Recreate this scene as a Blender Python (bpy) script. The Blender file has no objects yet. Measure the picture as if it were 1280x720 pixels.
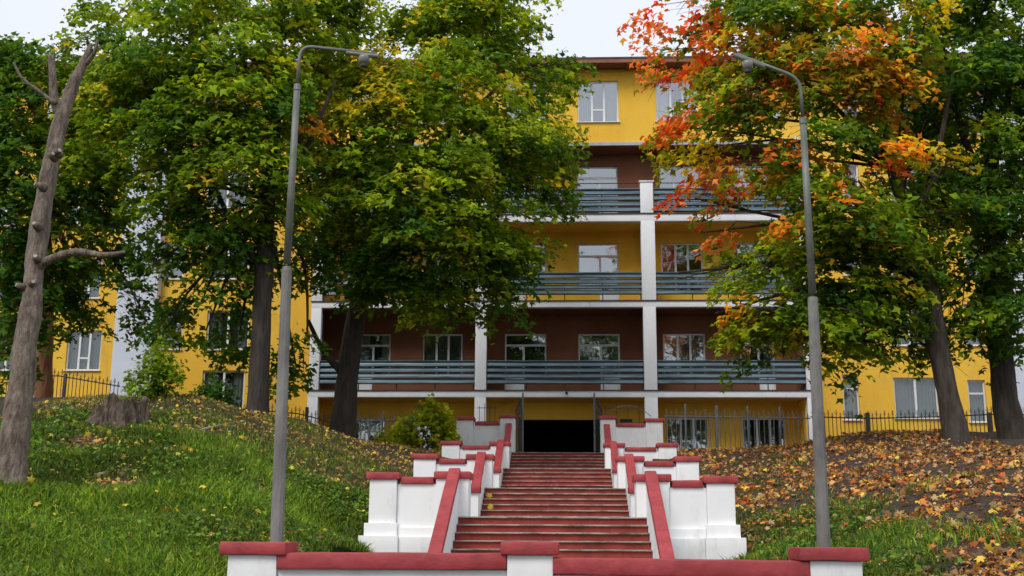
import bpy, bmesh, math, random
import numpy as np
from mathutils import Vector, Matrix, Euler, noise
PI = math.pi
S = bpy.context.scene
C = S.collection
random.seed(7)
rng = np.random.default_rng(7)

# ------------------------------------------------------------------ camera
F = 1450.0
EYE = Vector((0, 0, 1.6))
cam_d = bpy.data.cameras.new("camera")
cam = bpy.data.objects.new("camera", cam_d)
C.objects.link(cam)
cam_d.sensor_width = 36
cam_d.lens = F / 1280 * 36
cam_d.clip_end = 3000
RM = (Matrix.Rotation(math.radians(2.57), 3, 'Z') @ Matrix.Rotation(math.radians(90 + 12.44), 3, 'X')
      @ Matrix.Rotation(math.radians(0.35), 3, 'Z'))
cam.matrix_world = Matrix.Translation(EYE) @ RM.to_4x4()
S.camera = cam

# ------------------------------------------------------------------ sky, sun, exposure
SUN_EL, SUN_AZ = math.radians(48), math.radians(205)     # azimuth clockwise from +Y: behind the camera, a little left
w = bpy.data.worlds.new("World")
S.world = w
w.use_nodes = True
wn, wl = w.node_tree.nodes, w.node_tree.links
bg = wn['Background']
sky = wn.new('ShaderNodeTexSky')
sky.sky_type = 'NISHITA'
sky.sun_disc = False
sky.sun_elevation = SUN_EL
sky.sun_rotation = SUN_AZ
sky.air_density = 1.0
sky.dust_density = 3.0
tc = wn.new('ShaderNodeTexCoord')
nz = wn.new('ShaderNodeTexNoise')
nz.inputs['Scale'].default_value = 2.2
nz.inputs['Detail'].default_value = 5
cr = wn.new('ShaderNodeValToRGB')
cr.color_ramp.elements[0].position = 0.3
cr.color_ramp.elements[0].color = (6.0, 6.3, 6.9, 1)
cr.color_ramp.elements[1].position = 0.7
cr.color_ramp.elements[1].color = (7.4, 7.6, 8.1, 1)
mx = wn.new('ShaderNodeMixRGB')
mx.inputs['Fac'].default_value = 0.88                     # closed cloud cover over the clear sky
wl.new(tc.outputs['Generated'], nz.inputs['Vector'])
wl.new(nz.outputs['Fac'], cr.inputs['Fac'])
wl.new(sky.outputs['Color'], mx.inputs['Color1'])
wl.new(cr.outputs['Color'], mx.inputs['Color2'])
wl.new(mx.outputs['Color'], bg.inputs['Color'])
bg.inputs['Strength'].default_value = 0.11
sl = bpy.data.lights.new("sun", 'SUN')
sl.energy = 1.5
sl.angle = math.radians(28)
sl.color = (1.0, 0.96, 0.9)
sun = bpy.data.objects.new("sun", sl)
C.objects.link(sun)
sd = Vector((math.sin(SUN_AZ) * math.cos(SUN_EL), math.cos(SUN_AZ) * math.cos(SUN_EL), math.sin(SUN_EL)))
sun.rotation_euler = sd.to_track_quat('Z', 'Y').to_euler()
S.view_settings.view_transform = 'Standard'
S.view_settings.look = 'None'
S.view_settings.exposure = 0.42
S.view_settings.gamma = 1
S.render.engine = 'CYCLES'
S.cycles.max_bounces = 6
S.cycles.transparent_max_bounces = 8
S.cycles.use_denoising = True

# ------------------------------------------------------------------ helpers
def ray(px, py):
    return RM @ Vector(((px - 640) / F, -(py - 360) / F, -1))
def P(px, py, d):
    """world point at distance d (along world Y) seen at pixel px, py of the 1280x720 photograph"""
    r = ray(px, py)
    return EYE + r * (d / r.y)
def X(px, d, py=480):
    return P(px, py, d).x
def Z(py, d, px=705):
    return P(px, py, d).z

def tag(o, label=None, cat=None, group=None, kind=None):
    if label: o['label'] = label
    if cat: o['category'] = cat
    if group: o['group'] = group
    if kind: o['kind'] = kind
    return o
def empty(name, loc, label=None, cat=None, group=None):
    o = bpy.data.objects.new(name, None)
    o.empty_display_size = 0.2
    C.objects.link(o)
    o.location = loc
    return tag(o, label, cat, group)
def link_mesh(name, me, mat, parent=None, smooth=False):
    if isinstance(mat, (list, tuple)):
        for m in mat: me.materials.append(m)
    elif mat: me.materials.append(mat)
    if smooth: me.shade_smooth()
    o = bpy.data.objects.new(name, me)
    C.objects.link(o)
    if parent is not None:
        o.parent = parent
        if parent.parent is None:                            # geometry is written in world coordinates
            o.matrix_parent_inverse = Matrix.Translation(-parent.location)
    return o

class MB:
    def __init__(s): s.v = []; s.f = []
    def add(s, vs, fs):
        b = len(s.v); s.v += [tuple(q) for q in vs]; s.f += [tuple(b + i for i in f) for f in fs]
        return s
    def box(s, x0, x1, y0, y1, z0, z1):
        return s.add([(x0,y0,z0),(x1,y0,z0),(x1,y1,z0),(x0,y1,z0),(x0,y0,z1),(x1,y0,z1),(x1,y1,z1),(x0,y1,z1)],
                     [(0,3,2,1),(4,5,6,7),(0,1,5,4),(1,2,6,5),(2,3,7,6),(3,0,4,7)])
    def prism_x(s, x0, x1, prof):
        """profile of (y,z) points (counter-clockwise seen from -x... either way) swept along x"""
        n = len(prof)
        vs = [(x0, y, z) for y, z in prof] + [(x1, y, z) for y, z in prof]
        fs = [tuple(range(n)), tuple(range(2*n-1, n-1, -1))] + [(i, i+n, (i+1) % n + n, (i+1) % n) for i in range(n)]
        return s.add(vs, fs)
    def tube(s, pts, rad, seg=8, cap=True):
        pts = [Vector(p) for p in pts]
        if not isinstance(rad, (list, tuple)): rad = [rad] * len(pts)
        vs, fs = [], []
        t0 = (pts[1] - pts[0]).normalized()
        u = t0.orthogonal().normalized()
        for i, p in enumerate(pts):
            a = pts[max(i-1, 0)]; b = pts[min(i+1, len(pts)-1)]
            t = (b - a).normalized()
            u = (u - t * u.dot(t)).normalized(); v = t.cross(u)
            for k in range(seg):
                an = 2*PI*k/seg
                vs.append(p + (u*math.cos(an) + v*math.sin(an)) * rad[i])
        for i in range(len(pts)-1):
            for k in range(seg):
                k2 = (k+1) % seg
                fs.append((i*seg+k, i*seg+k2, (i+1)*seg+k2, (i+1)*seg+k))
        if cap:
            fs.append(tuple(range(seg-1, -1, -1))); fs.append(tuple(range((len(pts)-1)*seg, len(pts)*seg)))
        return s.add(vs, fs)
    def mesh(s, name):
        me = bpy.data.meshes.new(name); me.from_pydata(s.v, [], s.f); me.update()
        return me
    def build(s, name, mat, parent=None, smooth=False, bevel=0, rough=0, cuts=0):
        me = s.mesh(name)
        bm = bmesh.new(); bm.from_mesh(me)
        bmesh.ops.recalc_face_normals(bm, faces=bm.faces)
        if bevel:
            bmesh.ops.bevel(bm, geom=list(bm.edges), offset=bevel, segments=2, profile=0.6, affect='EDGES')
        if cuts:
            for _ in range(cuts):
                es = [e for e in bm.edges if e.calc_length() > 0.22]
                if not es: break
                bmesh.ops.subdivide_edges(bm, edges=es, cuts=1, use_grid_fill=True)
            bmesh.ops.triangulate(bm, faces=[f for f in bm.faces if len(f.verts) > 4])
        if rough:
            for v in bm.verts:
                n = noise.noise_vector(v.co * 2.3) * 0.7 + noise.noise_vector(v.co * 7.1) * 0.3
                v.co += n * rough
        bm.to_mesh(me); bm.free()
        if bevel or smooth:
            me.shade_smooth()
            if bevel and not smooth:
                me.set_sharp_from_angle(angle=math.radians(38))
        return link_mesh(name, me, mat, parent)

def mesh_np(name, verts, tris, cols=None):
    me = bpy.data.meshes.new(name)
    nv, nt = len(verts), len(tris)
    me.vertices.add(nv); me.vertices.foreach_set('co', np.ascontiguousarray(verts, np.float32).ravel())
    me.loops.add(nt*3); me.loops.foreach_set('vertex_index', np.ascontiguousarray(tris, np.int32).ravel())
    me.polygons.add(nt); me.polygons.foreach_set('loop_start', np.arange(0, nt*3, 3, dtype=np.int32))
    me.polygons.foreach_set('loop_total', np.full(nt, 3, np.int32))
    if cols is not None:
        a = me.attributes.new('tint', 'FLOAT_COLOR', 'POINT')
        c4 = np.ones((nv, 4), np.float32); c4[:, :3] = cols
        a.data.foreach_set('color', c4.ravel())
    me.update(); me.validate()
    return me

# ------------------------------------------------------------------ materials
def mat(name, col, rough=0.8, var=0.15, scale=3.0, bump=0.0, bscale=20.0, col2=None, metal=0.0, spots=None, stretch=None, detail=6, coord='Object'):
    m = bpy.data.materials.new(name); m.use_nodes = True
    n, l = m.node_tree.nodes, m.node_tree.links
    b = n['Principled BSDF']
    b.inputs['Roughness'].default_value = rough; b.inputs['Metallic'].default_value = metal
    t = n.new('ShaderNodeTexCoord'); mp = n.new('ShaderNodeMapping')
    l.new(t.outputs[coord], mp.inputs['Vector'])
    if stretch: mp.inputs['Scale'].default_value = stretch
    a = n.new('ShaderNodeTexNoise'); a.inputs['Scale'].default_value = scale; a.inputs['Detail'].default_value = detail
    a.inputs['Roughness'].default_value = 0.65
    l.new(mp.outputs['Vector'], a.inputs['Vector'])
    r = n.new('ShaderNodeValToRGB')
    c2 = col2 if col2 else tuple(min(1, c * (1 + var)) for c in col)
    c1 = col if col2 else tuple(c * (1 - var) for c in col)
    r.color_ramp.elements[0].position = 0.34; r.color_ramp.elements[0].color = (*c1, 1)
    r.color_ramp.elements[1].position = 0.66; r.color_ramp.elements[1].color = (*c2, 1)
    l.new(a.outputs['Fac'], r.inputs['Fac'])
    out = r.outputs['Color']
    if spots:
        sc, lo, hi, sc_col = spots
        a2 = n.new('ShaderNodeTexNoise'); a2.inputs['Scale'].default_value = sc; a2.inputs['Detail'].default_value = 8
        a2.inputs['Roughness'].default_value = 0.7
        l.new(mp.outputs['Vector'], a2.inputs['Vector'])
        r2 = n.new('ShaderNodeValToRGB')
        r2.color_ramp.elements[0].position = lo; r2.color_ramp.elements[0].color = (0, 0, 0, 1)
        r2.color_ramp.elements[1].position = hi; r2.color_ramp.elements[1].color = (1, 1, 1, 1)
        mm = n.new('ShaderNodeMixRGB'); mm.inputs['Color2'].default_value = (*sc_col, 1)
        l.new(a2.outputs['Fac'], r2.inputs['Fac']); l.new(r2.outputs['Color'], mm.inputs['Fac'])
        l.new(out, mm.inputs['Color1']); out = mm.outputs['Color']
    l.new(out, b.inputs['Base Color'])
    if bump:
        nb = n.new('ShaderNodeTexNoise'); nb.inputs['Scale'].default_value = bscale; nb.inputs['Detail'].default_value = 6
        l.new(mp.outputs['Vector'], nb.inputs['Vector'])
        bp = n.new('ShaderNodeBump'); bp.inputs['Strength'].default_value = bump; bp.inputs['Distance'].default_value = 0.09 if 'bark' in name or 'stump' in name else 0.03
        l.new(nb.outputs['Fac'], bp.inputs['Height']); l.new(bp.outputs['Normal'], b.inputs['Normal'])
    return m

M = {}
M['white'] = mat('white_lime_paint', (.82,.82,.83), .85, bump=.12, bscale=8, scale=1.5, var=.04, spots=(1.8,.55,.85,(.46,.44,.41)), stretch=(1,1,.3))
M['red_cap'] = mat('red_cap_paint', (.27,.026,.030), .6, bump=.35, bscale=9, col2=(.42,.052,.060), scale=2.5, spots=(6,.60,.72,(.20,.045,.045)))
M['riser'] = mat('red_riser_paint', (.19,.018,.012), .7, bump=.5, bscale=16, col2=(.36,.045,.03), scale=2.2, stretch=(1,1,.5), spots=(6,.58,.75,(.16,.05,.04)))
M['tread'] = mat('worn_tread_edge', (.10,.085,.06), .9, bump=.6, bscale=30, col2=(.50,.44,.38), scale=3.0, stretch=(1,1,4), spots=(3.0,.60,.70,(.24,.07,.05)))
M['tread_top'] = M['tread']
M['yellow'] = mat('yellow_plaster', (.76,.43,.032), .9, bump=.4, bscale=30, col2=(.86,.53,.06), scale=.35, spots=(1.3,.52,.85,(.50,.33,.06)), stretch=(1,1,.3))
M['brown'] = mat('brown_plaster', (.17,.064,.030), .9, bump=.3, bscale=30, col2=(.23,.088,.042), scale=.5, spots=(1.5,.55,.85,(.11,.046,.026)), stretch=(1,1,.3))
M['trim'] = mat('white_concrete_trim', (.74,.76,.80), .85, bump=.25, bscale=14, col2=(.85,.85,.87), scale=1.2, stretch=(1,1,.3), spots=(2.5,.6,.8,(.42,.42,.42)))
M['panel_wall'] = mat('pale_blue_plaster', (.60,.64,.74), .9, bump=.3, bscale=20, var=.07, scale=.4)
M['slat'] = mat('blue_grey_metal_sheet', (.052,.085,.110), .38, col2=(.16,.235,.275), scale=1.1, stretch=(.5,1,5), metal=.3, spots=(2.2,.66,.72,(.30,.16,.09)))
M['dark_edge'] = mat('dark_metal_edge', (.03,.03,.035), .6, var=.3)
M['ledge_metal'] = mat('grey_metal_flashing', (.32,.35,.38), .45, var=.2, metal=.3)
M['eave'] = mat('brown_eave_boards', (.20,.075,.045), .8, col2=(.28,.11,.06), scale=2)
M['frame'] = mat('white_window_frame', (.72,.74,.76), .5, var=.05)
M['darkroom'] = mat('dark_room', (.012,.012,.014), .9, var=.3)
M['curtain'] = mat('curtain_cloth', (.16,.19,.18), .9, var=.15)
M['curtain_w'] = mat('pale_curtain_cloth', (.42,.44,.46), .9, var=.12)
M['iron'] = mat('black_iron', (.018,.02,.02), .55, var=.3)
M['grey_iron'] = mat('grey_iron', (.10,.115,.125), .55, var=.3)
M['concrete'] = mat('concrete_pole', (.13,.127,.12), .9, bump=.6, bscale=14, col2=(.24,.23,.215), scale=3.5, stretch=(1,1,.35), spots=(9,.58,.7,(.12,.12,.115)))
M['pole_metal'] = mat('weathered_pole_metal', (.115,.125,.105), .6, col2=(.20,.205,.185), scale=3, metal=.3)
M['lamp_glass'] = mat('dusty_lamp_glass', (.20,.20,.18), .3, var=.15)
M['bark'] = mat('dark_bark', (.022,.017,.013), .95, bump=1.0, bscale=9, col2=(.062,.05,.04), scale=6, stretch=(1,1,.22))
M['bark_mid'] = mat('brown_bark', (.030,.023,.018), .95, bump=1.0, bscale=9, col2=(.085,.066,.052), scale=6, stretch=(1,1,.22))
M['bark_pale'] = mat('grey_bark', (.075,.050,.036), .9, bump=1.0, bscale=14, col2=(.23,.185,.145), scale=9, stretch=(1,1,.3), spots=(3,.6,.75,(.33,.29,.25)))
M['bark_orange'] = mat('orange_bark', (.20,.08,.035), .95, bump=1.0, bscale=8, col2=(.32,.15,.07), scale=5, stretch=(1,1,.3))
M['cut_wood'] = mat('cut_wood', (.34,.30,.26), .9, var=.2, scale=8)
M['paving'] = mat('grey_paving', (.20,.195,.19), .9, bump=.4, bscale=8, var=.2)

def glass(fac=.34):
    m = bpy.data.materials.new('window_glass'); m.use_nodes = True
    n, l = m.node_tree.nodes, m.node_tree.links
    n.remove(n['Principled BSDF'])
    g = n.new('ShaderNodeBsdfGlossy'); g.inputs['Roughness'].default_value = .03
    tr = n.new('ShaderNodeBsdfTransparent'); tr.inputs['Color'].default_value = (.75,.78,.77,1)
    t = n.new('ShaderNodeTexCoord'); a = n.new('ShaderNodeTexNoise'); a.inputs['Scale'].default_value = 1.3
    l.new(t.outputs['Object'], a.inputs['Vector'])
    bp = n.new('ShaderNodeBump'); bp.inputs['Strength'].default_value = .12; bp.inputs['Distance'].default_value = .05
    l.new(a.outputs['Fac'], bp.inputs['Height']); l.new(bp.outputs['Normal'], g.inputs['Normal'])
    mxs = n.new('ShaderNodeMixShader'); mxs.inputs['Fac'].default_value = fac
    g.inputs['Color'].default_value = (.92,.96,1,1)
    l.new(tr.outputs[0], mxs.inputs[1]); l.new(g.outputs[0], mxs.inputs[2])
    l.new(mxs.outputs[0], n['Material Output'].inputs['Surface'])
    return m
M['glass'] = glass(); M['glass_dim'] = glass(.12)

def leafmat(name, trans=.35, rough=.5, spec=.35):
    m = bpy.data.materials.new(name); m.use_nodes = True
    n, l = m.node_tree.nodes, m.node_tree.links
    b = n['Principled BSDF']; b.inputs['Roughness'].default_value = rough
    b.inputs['Specular IOR Level'].default_value = spec
    at = n.new('ShaderNodeAttribute'); at.attribute_name = 'tint'
    t = n.new('ShaderNodeBsdfTranslucent')
    hs = n.new('ShaderNodeHueSaturation'); hs.inputs['Hue'].default_value = .485; hs.inputs['Value'].default_value = 1.5
    mxs = n.new('ShaderNodeMixShader'); mxs.inputs['Fac'].default_value = trans
    l.new(at.outputs['Color'], b.inputs['Base Color']); l.new(at.outputs['Color'], hs.inputs['Color'])
    l.new(hs.outputs['Color'], t.inputs['Color'])
    l.new(b.outputs[0], mxs.inputs[1]); l.new(t.outputs[0], mxs.inputs[2])
    l.new(mxs.outputs[0], n['Material Output'].inputs['Surface'])
    return m
M['leaf'] = leafmat('leaf', .48, .5, .16)
M['grass'] = leafmat('grass_blade', .3, .6, .25)
M['litter'] = leafmat('dry_leaf', .12, .75, .2)

def groundmat():
    m = bpy.data.materials.new('hillside_soil_and_turf'); m.use_nodes = True
    n, l = m.node_tree.nodes, m.node_tree.links
    b = n['Principled BSDF']; b.inputs['Roughness'].default_value = .95
    b.inputs['Specular IOR Level'].default_value = .15
    at = n.new('ShaderNodeAttribute'); at.attribute_name = 'tint'
    t = n.new('ShaderNodeTexCoord')
    def nzz(sc, lo, hi):
        a = n.new('ShaderNodeTexNoise'); a.inputs['Scale'].default_value = sc; a.inputs['Detail'].default_value = 8
        a.inputs['Roughness'].default_value = .7
        l.new(t.outputs['Object'], a.inputs['Vector'])
        r = n.new('ShaderNodeValToRGB')
        r.color_ramp.elements[0].position = lo; r.color_ramp.elements[1].position = hi
        l.new(a.outputs['Fac'], r.inputs['Fac']); return r, a
    r1, a1 = nzz(9, .35, .65)
    soil = n.new('ShaderNodeMixRGB'); soil.inputs['Color1'].default_value = (.045,.032,.024,1); soil.inputs['Color2'].default_value = (.13,.098,.075,1)
    l.new(r1.outputs['Color'], soil.inputs['Fac'])
    turf = n.new('ShaderNodeMixRGB'); turf.inputs['Color1'].default_value = (.018,.035,.008,1); turf.inputs['Color2'].default_value = (.05,.08,.02,1)
    l.new(r1.outputs['Color'], turf.inputs['Fac'])
    mm = n.new('ShaderNodeMixRGB'); l.new(at.outputs['Fac'], mm.inputs['Fac'])
    l.new(soil.outputs['Color'], mm.inputs['Color1']); l.new(turf.outputs['Color'], mm.inputs['Color2'])
    l.new(mm.outputs['Color'], b.inputs['Base Color'])
    r2, a2 = nzz(14, .2, .8)
    bp = n.new('ShaderNodeBump'); bp.inputs['Strength'].default_value = 1; bp.inputs['Distance'].default_value = .06
    l.new(r2.outputs['Color'], bp.inputs['Height']); l.new(bp.outputs['Normal'], b.inputs['Normal'])
    return m
M['ground'] = groundmat()

# ------------------------------------------------------------------ layout constants
AX = -0.22                      # x of the stair axis
HW = 1.8                        # half width of the flights
# flights: first tread front y, number of steps, tread depth, riser, z of the level below
LZ = [2.11, 3.00, 4.08, 5.06]   # landing level on top of each flight
FY = [22.6, 30.0, 39.3, 45.1]   # y of the top nosing of each flight
NS = [11, 6, 7, 7]
TR = 0.33
BASEZ = LZ[0] - NS[0] * .15
D0 = 14.0                       # front parapet
DG = 46.0                       # gate and fence line
DF = 49.0                       # balcony fronts
DW = 50.8                       # balcony back wall
DT = 49.7                       # top storey wall
DWING = 50.2

# ------------------------------------------------------------------ terrain
ctrl = []
def g(px, py, d): p = P(px, py, d); ctrl.append((p.x, p.y, p.z))
for a in [(-150,735,14.2),(0,728,14.5),(140,728,14.6),(285,726,14.8),(-200,560,20),(12,612,19),(140,598,20.5),(300,598,21.5),(330,665,18),
          (60,560,22.5),(200,548,24),(0,520,27),(100,522,25.5),(150,521,26),(200,504,28),(245,501,28.5),(300,514,31),(370,529,35),(428,550,41),
          (-200,500,30),(450,690,22.5),(435,640,24),(400,600,27),(470,590,30),(330,560,27),(505,585,33),(525,572,38),(545,566,42),
          (1095,728,14.6),(1280,735,14.3),(1450,735,14.2),(938,692,22.5),(960,645,25),(985,600,30),(905,590,33),(885,575,38),(865,567,43),
          (1000,560,42),(1040,547,39),(1130,546,37),(1200,553,35),(1280,550,35.5),(1420,550,35),(1100,625,22),(1280,612,21.5),(1100,580,29),(1250,575,29)]:
    g(*a)
for x, y, z in [(-60,14,1.5),(-14,-20,0),(14,-20,0),(0,-20,0),(0,5,0),(-8,8,.2),(8,8,.2),(-60,-20,0),(60,-20,0),(60,14,1.5),(60,40,5.5),(-60,40,7),
                (60,60,5.5),(-60,60,7),(-15.5,46,6.75),(-20,46,7.0),(-15.5,52,6.8),(-10.5,47,5.9),(-8,47,5.3),(0,48,5.0),(0,60,5.2),(8,47,5.25),(12,46.5,5.7),(20,46.5,5.8),(12,55,5.7),(-10,55,5.9)]:
    ctrl.append((x, y, z))
ctrl = np.array(ctrl)
def _k(d): return np.sqrt(d*d + 1.5)
_D = _k(np.hypot(ctrl[:,None,0]-ctrl[None,:,0], ctrl[:,None,1]-ctrl[None,:,1]))
_A = np.block([[_D, np.ones((len(ctrl),1))],[np.ones((1,len(ctrl))), np.zeros((1,1))]])
_W = np.linalg.solve(_A, np.append(ctrl[:,2], 0))
def stair_z(y):
    """walking level of the stairs at y"""
    z = np.full_like(y, BASEZ)
    base = BASEZ
    for fy, ns, lz in zip(FY, NS, LZ):
        y0 = fy - ns*TR
        t = np.clip((y - y0)/(fy - y0), 0, 1)
        z = np.where(y >= y0, base + t*(lz-base), z); base = lz
    return z
def terrain(x, y):
    x = np.atleast_1d(np.asarray(x, float)); y = np.atleast_1d(np.asarray(y, float))
    out = np.empty_like(x)
    for i in range(0, len(x), 20000):
        sl_ = slice(i, i+20000)
        out[sl_] = _k(np.hypot(x[sl_,None]-ctrl[None,:,0], y[sl_,None]-ctrl[None,:,1])) @ _W[:-1] + _W[-1]
    far = np.clip((np.hypot(x, y-25) - 60)/60, 0, 1)
    out = out*(1-far) + 5.0*far*np.clip((y+20)/60, 0, 1)
    n1 = np.sin(x*1.7+.6*y)*.05 + np.sin(y*2.3-.9*x+1)*.04 + np.sin(x*.7-y*.5)*.07
    out = out + n1*np.clip((y-12)/6, 0, 1)*(1-far)
    # carved away under the stairs
    ax = np.abs(x - AX)
    inside = (y > 13.4) & (y < 47) & (ax < 3.2)
    out = np.where(inside, np.minimum(out, stair_z(y) - .55), out)
    out = np.where((y > 46.2) & (y < 49) & (ax < 5), np.minimum(out, LZ[3]-.02), out)
    return out
def tz(x, y): return float(terrain([x], [y])[0])

BARE = [(P(a,b,c).x, c, r1, r2) for a,b,c,r1,r2 in ((240,545,25.5,.7,1.0),(145,600,20.3,.55,.5),(105,560,23,.5,.6),(210,575,22.5,.5,.35),(330,590,22,.35,.4),(60,575,21.5,.4,.3))]
def green_mask(x, y):
    """1 = grass, 0 = bare soil and litter"""
    x = np.asarray(x, float); y = np.asarray(y, float)
    n = (np.sin(x*1.3+2.1*np.sin(y*.7)) + np.sin(y*1.1+1.7*np.sin(x*.9+2)) + .6*np.sin(x*3.1+y*2.3))/2.6
    bare = sum(1.1*np.exp(-(((x-bx_)/rx_)**2+((y-by_)/ry_)**2)) for bx_,by_,rx_,ry_ in BARE)
    left = 1.05 - np.clip((y-24)/5, 0, 1)*.75
    bx = 4.35 + (y-15)*.12
    right = .98 - np.clip((x-bx)/.9, 0, 1)*.95 - np.clip((y-22.5)/4, 0, 1)*.75
    return np.clip(np.where(x < 0, left, right) + .33*n - bare, 0, 1)

xs = np.concatenate([np.linspace(-600,-40,12), np.linspace(-36,-14,30), np.arange(-13.6,13.7,.2), np.linspace(14,36,30), np.linspace(40,600,12)])
ys = np.concatenate([np.linspace(-300,0,14), np.arange(2,13,1.0), np.arange(13,50,.2), np.linspace(51,80,16), np.linspace(100,1200,14)])
gx, gy = np.meshgrid(xs, ys)
gz = terrain(gx.ravel(), gy.ravel())
gv = np.stack([gx.ravel(), gy.ravel(), gz], 1)
nx, ny = len(xs), len(ys)
ii = (np.arange(ny-1)[:,None]*nx + np.arange(nx-1)[None,:]).ravel()
gt = np.concatenate([np.stack([ii, ii+1, ii+nx+1],1), np.stack([ii, ii+nx+1, ii+nx],1)])
gm = green_mask(gv[:,0], gv[:,1])
go = link_mesh('ground', mesh_np('ground', gv, gt, np.stack([gm]*3,1)), M['ground'], smooth=True)
tag(go, 'grassy banks of soil rising on both sides of the stairs', kind='structure')
# paved forecourt in front of the parapet and the landing behind it
tag(MB().box(-12, 12, -15, 13.55, -.05, .12).build('forecourt', M['paving']), 'grey paved forecourt in front of the parapet', kind='structure')

# ------------------------------------------------------------------ staircase
st = empty('staircase', (AX, FY[0], BASEZ), 'long straight staircase with worn red steps in four flights', 'staircase')
base = BASEZ
rnd = random.Random(3)
MB().box(AX-HW-.3, AX+HW+.3, 14.3, FY[0]-NS[0]*TR+.02, BASEZ-.5, BASEZ-.003).build('landing', M['tread_top'], st)
for k in range(4):
    r = (LZ[k]-base)/NS[k]
    y1 = FY[k]
    for i in range(NS[k]):
        yf = y1 - (NS[k]-1-i)*TR
        zt = base + (i+1)*r
        j = rnd.uniform(-.006, .006)
        last = i == NS[k]-1
        yb = yf + TR + .05
        if last: yb = (FY[k+1]-(NS[k+1]-1)*TR + .04) if k < 3 else 47.5
        s_ = MB().box(AX-HW+.01, AX+HW-.01, yf+.04, yb, zt-r-.06, zt-.027).build('step', M['riser'], st)
        MB().box(AX-HW+.002+j, AX+HW-.002+j, yf-.012+j, yb-.004, zt-.027, zt+rnd.uniform(-.002,.003)).build('tread', M['tread'], s_, bevel=.008, cuts=4, rough=.006)
    base = LZ[k]

def cap_box(x0, x1, y0, y1, z0, z1, name, parent, m=None):
    return MB().box(min(x0,x1), max(x0,x1), y0, y1, z0, z1).build(name, m or M['red_cap'], parent, bevel=.03, cuts=3, rough=.012)
def wall_box(x0, x1, y0, y1, z0, z1, name, parent):
    return MB().box(min(x0,x1), max(x0,x1), y0, y1, z0, z1).build(name, M['white'], parent, bevel=.012, cuts=3, rough=.006)

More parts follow.
